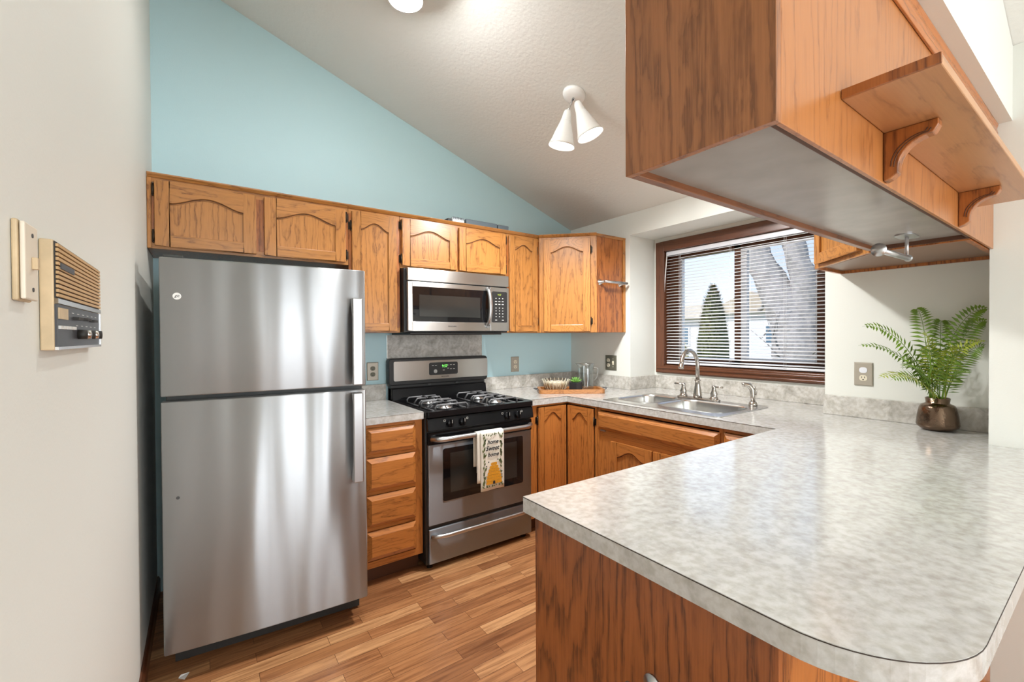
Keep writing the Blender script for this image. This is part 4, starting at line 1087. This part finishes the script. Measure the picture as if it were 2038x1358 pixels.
# ------------------------------------------------------------------ fern in the bronze vase
vx, vy = -.099, -2.463
t = thing('potted_fern', 'green fern in a hammered bronze vase on the worktop by the wall', 'plant', (vx, vy, .9145))
w = MB().lathe([(.0001, .002), (.046, .0), (.056, .004), (.070, .017), (.0725, .026), (.068, .066), (.0615, .100), (.056, .111), (.043, .1175), (.0395, .121), (.042, .142), (.039, .143), (.037, .122), (.0001, .112)], (vx, vy, .9145), 40, cap=False)
vs_ = obj('vase', w, bronzeM, t)
tips = [(-.29, -2.231, 1.288), (-.372, -2.27, 1.374), (-.429, -2.342, 1.154), (-.073, -2.382, 1.448), (-.045, -2.464, 1.395), (-.085, -2.615, 1.441), (-.337, -2.359, 1.141), (-.15, -2.62, 1.307), (-.2, -2.578, 1.174), (-.387, -2.409, 1.194), (-.352, -2.494, 1.268), (-.174, -2.521, 1.285), (-.12, -2.612, 1.286), (-.03, -2.407, 1.281), (-.09, -2.612, 1.389), (-.24, -2.45, 1.33), (-.27, -2.38, 1.22), (-.20, -2.56, 1.24)]
rf = random.Random(11)
for k, tip in enumerate(tips):
    tip = Vector(tip); b0 = Vector((vx + rf.uniform(-.025, .02), vy + rf.uniform(-.025, .025), 1.045))
    d = tip - b0; ho = Vector((d.x, d.y, 0)); rise = max(.10, d.z)
    c1 = b0 + ho * .18 + Vector((0, 0, rise * .62)); c2 = b0 + ho * .62 + Vector((0, 0, max(d.z * 1.08, d.z + .05 if d.z < .2 else d.z * 1.02)))
    cv = []
    for i in range(25):
        s = i / 24; q = 1 - s; cv.append(b0 * q ** 3 + c1 * 3 * q * q * s + c2 * 3 * q * s * s + tip * s ** 3)
    L_ = sum((cv[i + 1] - cv[i]).length for i in range(24))
    w = MB(); w.tube(cv, [.0022 * (1 - i / 30) for i in range(25)], 6)
    roll = rf.uniform(-.35, .35); np_ = 21
    for i in range(np_):
        s = .16 + .82 * i / np_; fi = s * 24; a = int(fi); p = cv[a].lerp(cv[min(a + 1, 24)], fi - a); tg = (cv[min(a + 1, 24)] - cv[a]).normalized()
        sd = tg.cross(Vector((-.55, -.38, .75)));
        sd = sd.normalized() if sd.length > .05 else Vector((1, 0, 0)); sd = Matrix.Rotation(roll, 3, tg) @ sd; nn = sd.cross(tg).normalized()
        ln = min(.050, L_ * .17) * (math.sin(PI * min(1, .22 + .80 * s)) ** .7 + .10); wd = L_ * .024
        for sg in (-1, 1):
            dd = (sd * sg * .93 + tg * .36 + nn * rf.uniform(-.12, .2)).normalized(); e_ = p + dd * ln - Vector((0, 0, ln * .12)); m1 = p + dd * ln * .45
            if e_.x > -.006: e_.x = -.006
            w.add([p, m1 + tg * wd * .55 + nn * .0012, e_, m1 - tg * wd * .55 + nn * .0012, m1 - nn * .001], [(0, 1, 4), (1, 2, 4), (2, 3, 4), (3, 0, 4)], 0, True)
    obj('frond', w, leafY if k in (2, 7, 11, 15) else leafM, t)

# ------------------------------------------------------------------ ceiling lamps
cn = Vector((-SL, 0, -1)).normalized()


def spotlight(label, bx_, by_, cones):
    bz_ = cz(bx_)
    t = thing('ceiling_spotlight', label, 'spotlight', (bx_, by_, bz_), group='double cone ceiling spotlights')
    obj('ceiling_plate', MB().lathe([(.064, -.002), (.064, .010), (.055, .022), (.030, .028), (.0001, .029)], (bx_, by_, bz_), 32, axis=cn), whiteM, t)
    for tp_, bt_, kind, pw in cones:
        T_, B_ = Vector(tp_), Vector(bt_); ax = (B_ - T_).normalized(); ln = (B_ - T_).length; k = ln / .19
        s0 = Vector((bx_, by_, bz_)) + cn * .026
        obj('swivel_arm', MB().tube([s0, s0.lerp(T_, .5) + Vector((0, 0, -.004)), T_ + ax * .005], .0055, 10), chromeM, t)
        co = obj('cone_shade', MB().lathe([(.0001, -.002), (.016, 0), (.021, .012 * k), (.026, .045 * k), (.038, .095 * k), (.058, .150 * k), (.070, ln - .012), (.074, ln), (.071, ln), (.066, ln - .015), (.050, .12 * k), (.02, .03 * k), (.0001, .028 * k)], T_, 32, axis=ax, cap=False), whiteM, t)
        obj('bulb', MB().lathe([(.0001, ln - .016), (.040, ln - .017), (.062, ln - .020), (.040, ln - .05), (.0001, ln - .08)], T_, 28, axis=ax, cap=False), bulbM, co)
        if kind == 'SPOT': light('spot_bulb', 'SPOT', B_ + ax * .012, pw, (.985, .985, .975), .05, aim=B_ + ax, spot_size=math.radians(150), spot_blend=.6)
        else: light('spot_bulb', 'POINT', B_ - ax * .002, pw, (.985, .985, .975), .05)


spotlight('white double cone spotlight fixed to the sloped ceiling beside the hanging cabinet', -1.062, -1.175, [((-1.120, -1.185, 2.560), (-1.136, -1.150, 2.374), 'SPOT', 60), ((-1.100, -1.235, 2.590), (-1.046, -1.282, 2.408), 'SPOT', 60)])
spotlight('white ceiling spotlight glowing at the very top edge above the refrigerator', -2.0, -1.16, [((-2.018, -1.140, 2.955), (-2.021, -1.143, 2.790), 'POINT', 24), ((-2.10, -1.30, 2.95), (-1.945, -1.316, 2.885), 'SPOT', 1.2)])

# ------------------------------------------------------------------ intercom and switch on the left wall
Ml = frame((XL, 0, 0), (0, 1, 0), (1, 0, 0))
t = thing('wall_intercom', 'old beige wall intercom with tan speaker grille and dark controls', 'intercom', (XL, -1.85, 1.40))
obj('housing', MB().box(-2.028, -1.672, .0005, .016, 1.321, 1.488, 0, Ml), beigeP, t, .002)
g = MB(); g.box(-2.026, -1.674, .016, .0175, 1.400, 1.486, 0, Ml)
for i in range(12): g.box(-2.023, -1.677, .0175, .0205, 1.4025 + i * .0069, 1.4070 + i * .0069, 1, Ml)
obj('speaker_grille', g, [slotM, tanP], t)
obj('nameplate', MB().box(-2.012, -1.925, .0205, .0220, 1.446, 1.455, 0, Ml), darkP, t)
obj('divider_strip', MB().box(-2.026, -1.674, .0165, .0205, 1.392, 1.3995, 0, Ml), chromeM, t)
cp = obj('control_face', MB().box(-2.026, -1.676, .016, .0185, 1.326, 1.391, 0, Ml), darkP, t)
obj('face_trim', MB().box(-2.026, -1.674, .016, .0200, 1.3215, 1.3260, 0, Ml).box(-1.6765, -1.673, .016, .0200, 1.3215, 1.391, 0, Ml), chromeM, t)
obj('tuning_dial', MB().box(-2.018, -1.962, .0185, .0200, 1.369, 1.386, 0, Ml), beigeP, cp)
w = MB()
for i in range(5): w.box(-2.018 + i * .022, -2.001 + i * .022, .0185, .0215, 1.3535, 1.3585, 0, Ml)
obj('push_buttons', w, inkW, cp)
for y_, z_ in ((-1.90, 1.373), (-1.83, 1.374), (-1.765, 1.373)):
    obj('slide_knob', MB().box(y_ - .022, y_ + .016, .0185, .026, z_ - .0022, z_ + .0022, 0, Ml), slotM, cp)
for i in range(5):
    y_ = -1.885 + i * .036
    obj('rotary_knob', MB().lathe([(.0085, 0), (.0080, .012), (.0001, .013)], Ml @ Vector((y_, .0185, 1.346)), 14, axis=(1, 0, 0)), slotM if i % 2 == 0 else chromeM, cp)
w = MB()
for i in range(6): w.box(-1.93 + i * .04, -1.915 + i * .04, .0185, .0188, 1.381, 1.3822, 0, Ml)
for i in range(5): w.box(-1.90 + i * .04, -1.885 + i * .04, .0185, .0188, 1.3605, 1.3617, 0, Ml)
obj('scale_marks', w, inkW, cp)
t = thing('wall_switch', 'yellowed switch plate box on the left wall beside the intercom', 'switch', (XL, -2.115, 1.44))
obj('back_box', MB().box(-2.146, -2.090, .0005, .0065, 1.388, 1.492, 0, Ml), beigeP, t, .002)
obj('cover_plate', MB().box(-2.143, -2.088, .0072, .0125, 1.390, 1.490, 0, Ml), plain('cream_switch_plate', lin(228, 218, 200), .5), t, .002)
obj('toggle', MB().box(-2.118, -2.108, .0125, .0185, 1.431, 1.447, 0, Ml), beigeP, t, .001)
for z_ in (1.404, 1.476): obj('screw', MB().lathe([(.003, 0), (.003, .001)], Ml @ Vector((-2.113, .0125, z_)), 10, axis=(1, 0, 0)), inkG, t)

w = MB(); w.add([(-2.842, -.800, .002), (-2.806, -.785, .002), (-2.822, -.822, .002), (-2.835, -.79, .006), (-2.842, -.800, .0008), (-2.806, -.785, .0008), (-2.822, -.822, .0008)], [(0, 2, 1), (4, 5, 6), (0, 1, 3)])
tag(obj('paper_scrap', w, whiteM, None, loc=(-2.82, -.80, .001)), 'tiny white paper scrap on the floor before the refrigerator', 'paper')

# ------------------------------------------------------------------ outside the window
lawn = plain('dry_lawn', lin(140, 138, 100), .9, var=.3, bscale=3)
w = MB().box(XO + .05, 60, -40, 40, .20, .30)
struct('ground', w, lawn)
barkM = plain('grey_bark', lin(168, 164, 162), .9, bump=1, bscale=16, var=.35)
t = thing('bare_tree', 'large bare grey tree with a forked trunk outside the window', 'tree', (5, .1, .3))
w = MB()
w.tube([(5.05, .02, .28), (5.02, .08, .9), (5.0, .13, 1.25), (5.0, .20, 1.55), (5, .35, 1.85), (5, .55, 2.25), (5, .75, 2.7), (5, .95, 3.2), (4.9, 1.2, 4.2)], [.50, .42, .38, .33, .28, .24, .20, .17, .12], 14)
w.tube([(5.0, .12, 1.15), (5.0, .06, 1.55), (5.02, .02, 1.9), (5.03, .06, 2.25), (5.05, .18, 2.65), (5.1, .30, 3.1), (5.2, .5, 4.2)], [.34, .25, .20, .19, .175, .15, .10], 14)
w.tube([(5.0, .5, 2.1), (5.1, .62, 1.9), (5.2, .85, 1.75)], [.10, .07, .05], 8)
o = obj('trunk', w, barkM, t)
tx = bpy.data.textures.new('bark_lumps', 'CLOUDS'); tx.noise_scale = .16
md = o.modifiers.new('sub', 'SUBSURF'); md.levels = 2; md.render_levels = 2
md = o.modifiers.new('lumps', 'DISPLACE'); md.texture = tx; md.strength = .11; md.texture_coords = 'LOCAL'
w = MB(); rt = random.Random(5)
for i in range(60):
    p = Vector((rt.uniform(4.6, 5.8), rt.uniform(-.9, .6), rt.uniform(.9, 1.5))); q = p + Vector((rt.uniform(-.3, .3), rt.uniform(-.5, .5), rt.uniform(.2, .7)))
    w.tube([p, p.lerp(q, .5) + Vector((0, rt.uniform(-.06, .06), 0)), q], [.012, .008, .003], 5)
obj('twigs', w, barkM, t)
conM = plain('conifer_green', lin(78, 84, 42), .9, var=.4, bscale=8)
t = thing('conifer', 'narrow pointed dark green conifer in the yard outside', 'tree', (9, 3.88, .3))
w = MB(); rc = random.Random(9)
w.lathe([(.36, .0), (.42, .35), (.40, .9), (.30, 1.6), (.16, 2.15), (.0001, 2.46)], (9, 3.88, .3), 24)
for i in range(1500):
    h = rc.random() ** .8 * 2.42; prof = [(.36, .0), (.42, .35), (.40, .9), (.30, 1.6), (.16, 2.15), (.0, 2.46)]
    for (r0, h0), (r1, h1) in zip(prof, prof[1:]):
        if h0 <= h <= h1: r = r0 + (r1 - r0) * (h - h0) / (h1 - h0)
    a = rc.uniform(0, 2 * PI); p = Vector((9 + r * math.cos(a), 3.88 + r * math.sin(a), .3 + h)); d = Vector((math.cos(a) * .5, math.sin(a) * .5, 1)).normalized(); sd = d.cross(Vector((math.cos(a), math.sin(a), 0))).normalized()
    w.add([p - d * .02 - sd * .02, p - d * .02 + sd * .02, p + d * rc.uniform(.06, .13) + Vector((math.cos(a), math.sin(a), 0)) * .03], [(0, 1, 2)])
obj('foliage', w, conM, t)
obj('stem', MB().tube([(9, 3.88, .28), (9, 3.88, .6)], .06, 8), barkM, t)
shM = plain('yellow_shrub', lin(168, 158, 84), .9, var=.4, bscale=9)
t = thing('low_shrub', 'low yellowish shrub left of the pointed conifer outside', 'shrub', (8.5, 4.62, .3))
w = MB()
for i in range(700):
    a = rc.uniform(0, 2 * PI); e_ = rc.uniform(0, PI / 2); r = rc.uniform(.8, 1); p = Vector((8.5 + .32 * r * math.cos(a) * math.cos(e_), 4.62 + .28 * r * math.sin(a) * math.cos(e_), .3 + .95 * r * math.sin(e_))); d = Vector((rc.uniform(-1, 1), rc.uniform(-1, 1), rc.uniform(0, 1))).normalized()
    s = d.orthogonal().normalized() * .025; w.add([p - s, p + s, p + d * .09], [(0, 1, 2)])
w.lathe([(.25, 0), (.27, .4), (.18, .75), (.0001, .85)], (8.5, 4.62, .3), 14)
obj('foliage', w, shM, t)
sideM = plain('white_siding', lin(222, 224, 228), .8); roofM = plain('tan_shingles', lin(188, 176, 158), .9, var=.2, bscale=4); gl = plain('house_window_glass', lin(92, 118, 138), .2)


def house(label, x0, x1, y0, y1, h, rh, wins, ridge='y'):
    t = thing('house', label, 'house', ((x0 + x1) / 2, (y0 + y1) / 2, .3))
    obj('walls', MB().box(x0, x1, y0, y1, .30, h), sideM, t)
    r = MB()
    if ridge == 'y':
        r.prism([(x0 - .4, h), (x1 + .4, h), ((x0 + x1) / 2, h + rh)], frame((0, 0, 0), (1, 0, 0), (0, 1, 0)), y0 - .3, y1 + .3)
    else:
        r.prism([(y0 - .4, h), (y1 + .4, h), ((y0 + y1) / 2, h + rh)], frame((0, 0, 0), (0, 1, 0), (1, 0, 0)), x0 - .3, x1 + .3)
    obj('roof', r, roofM, t)
    for (a, b, c_, d) in wins:
        f_ = obj('window', MB().box(x0 - .05, x0 + .02, a - .08, b + .08, c_ - .08, d + .08), vinylM, t)
        obj('pane', MB().box(x0 - .06, x0 - .045, a, b, c_, d), gl, f_)


house('long pale house with tan roof seen at the left through the window', 17, 23, 8.0, 16, 2.15, .9, [(8.4, 9.0, .9, 1.7), (9.8, 10.4, .9, 1.7)])
house('white garage with a gable seen behind the tree through the window', 15, 20, 4.2, 7.3, 2.25, .8, [(4.6, 5.2, 1.0, 1.7)], 'x')
house('far white house seen through the right half of the window', 24, 30, -1.5, 4.5, 2.3, 1.0, [(0, 1.0, 1.0, 1.8)])
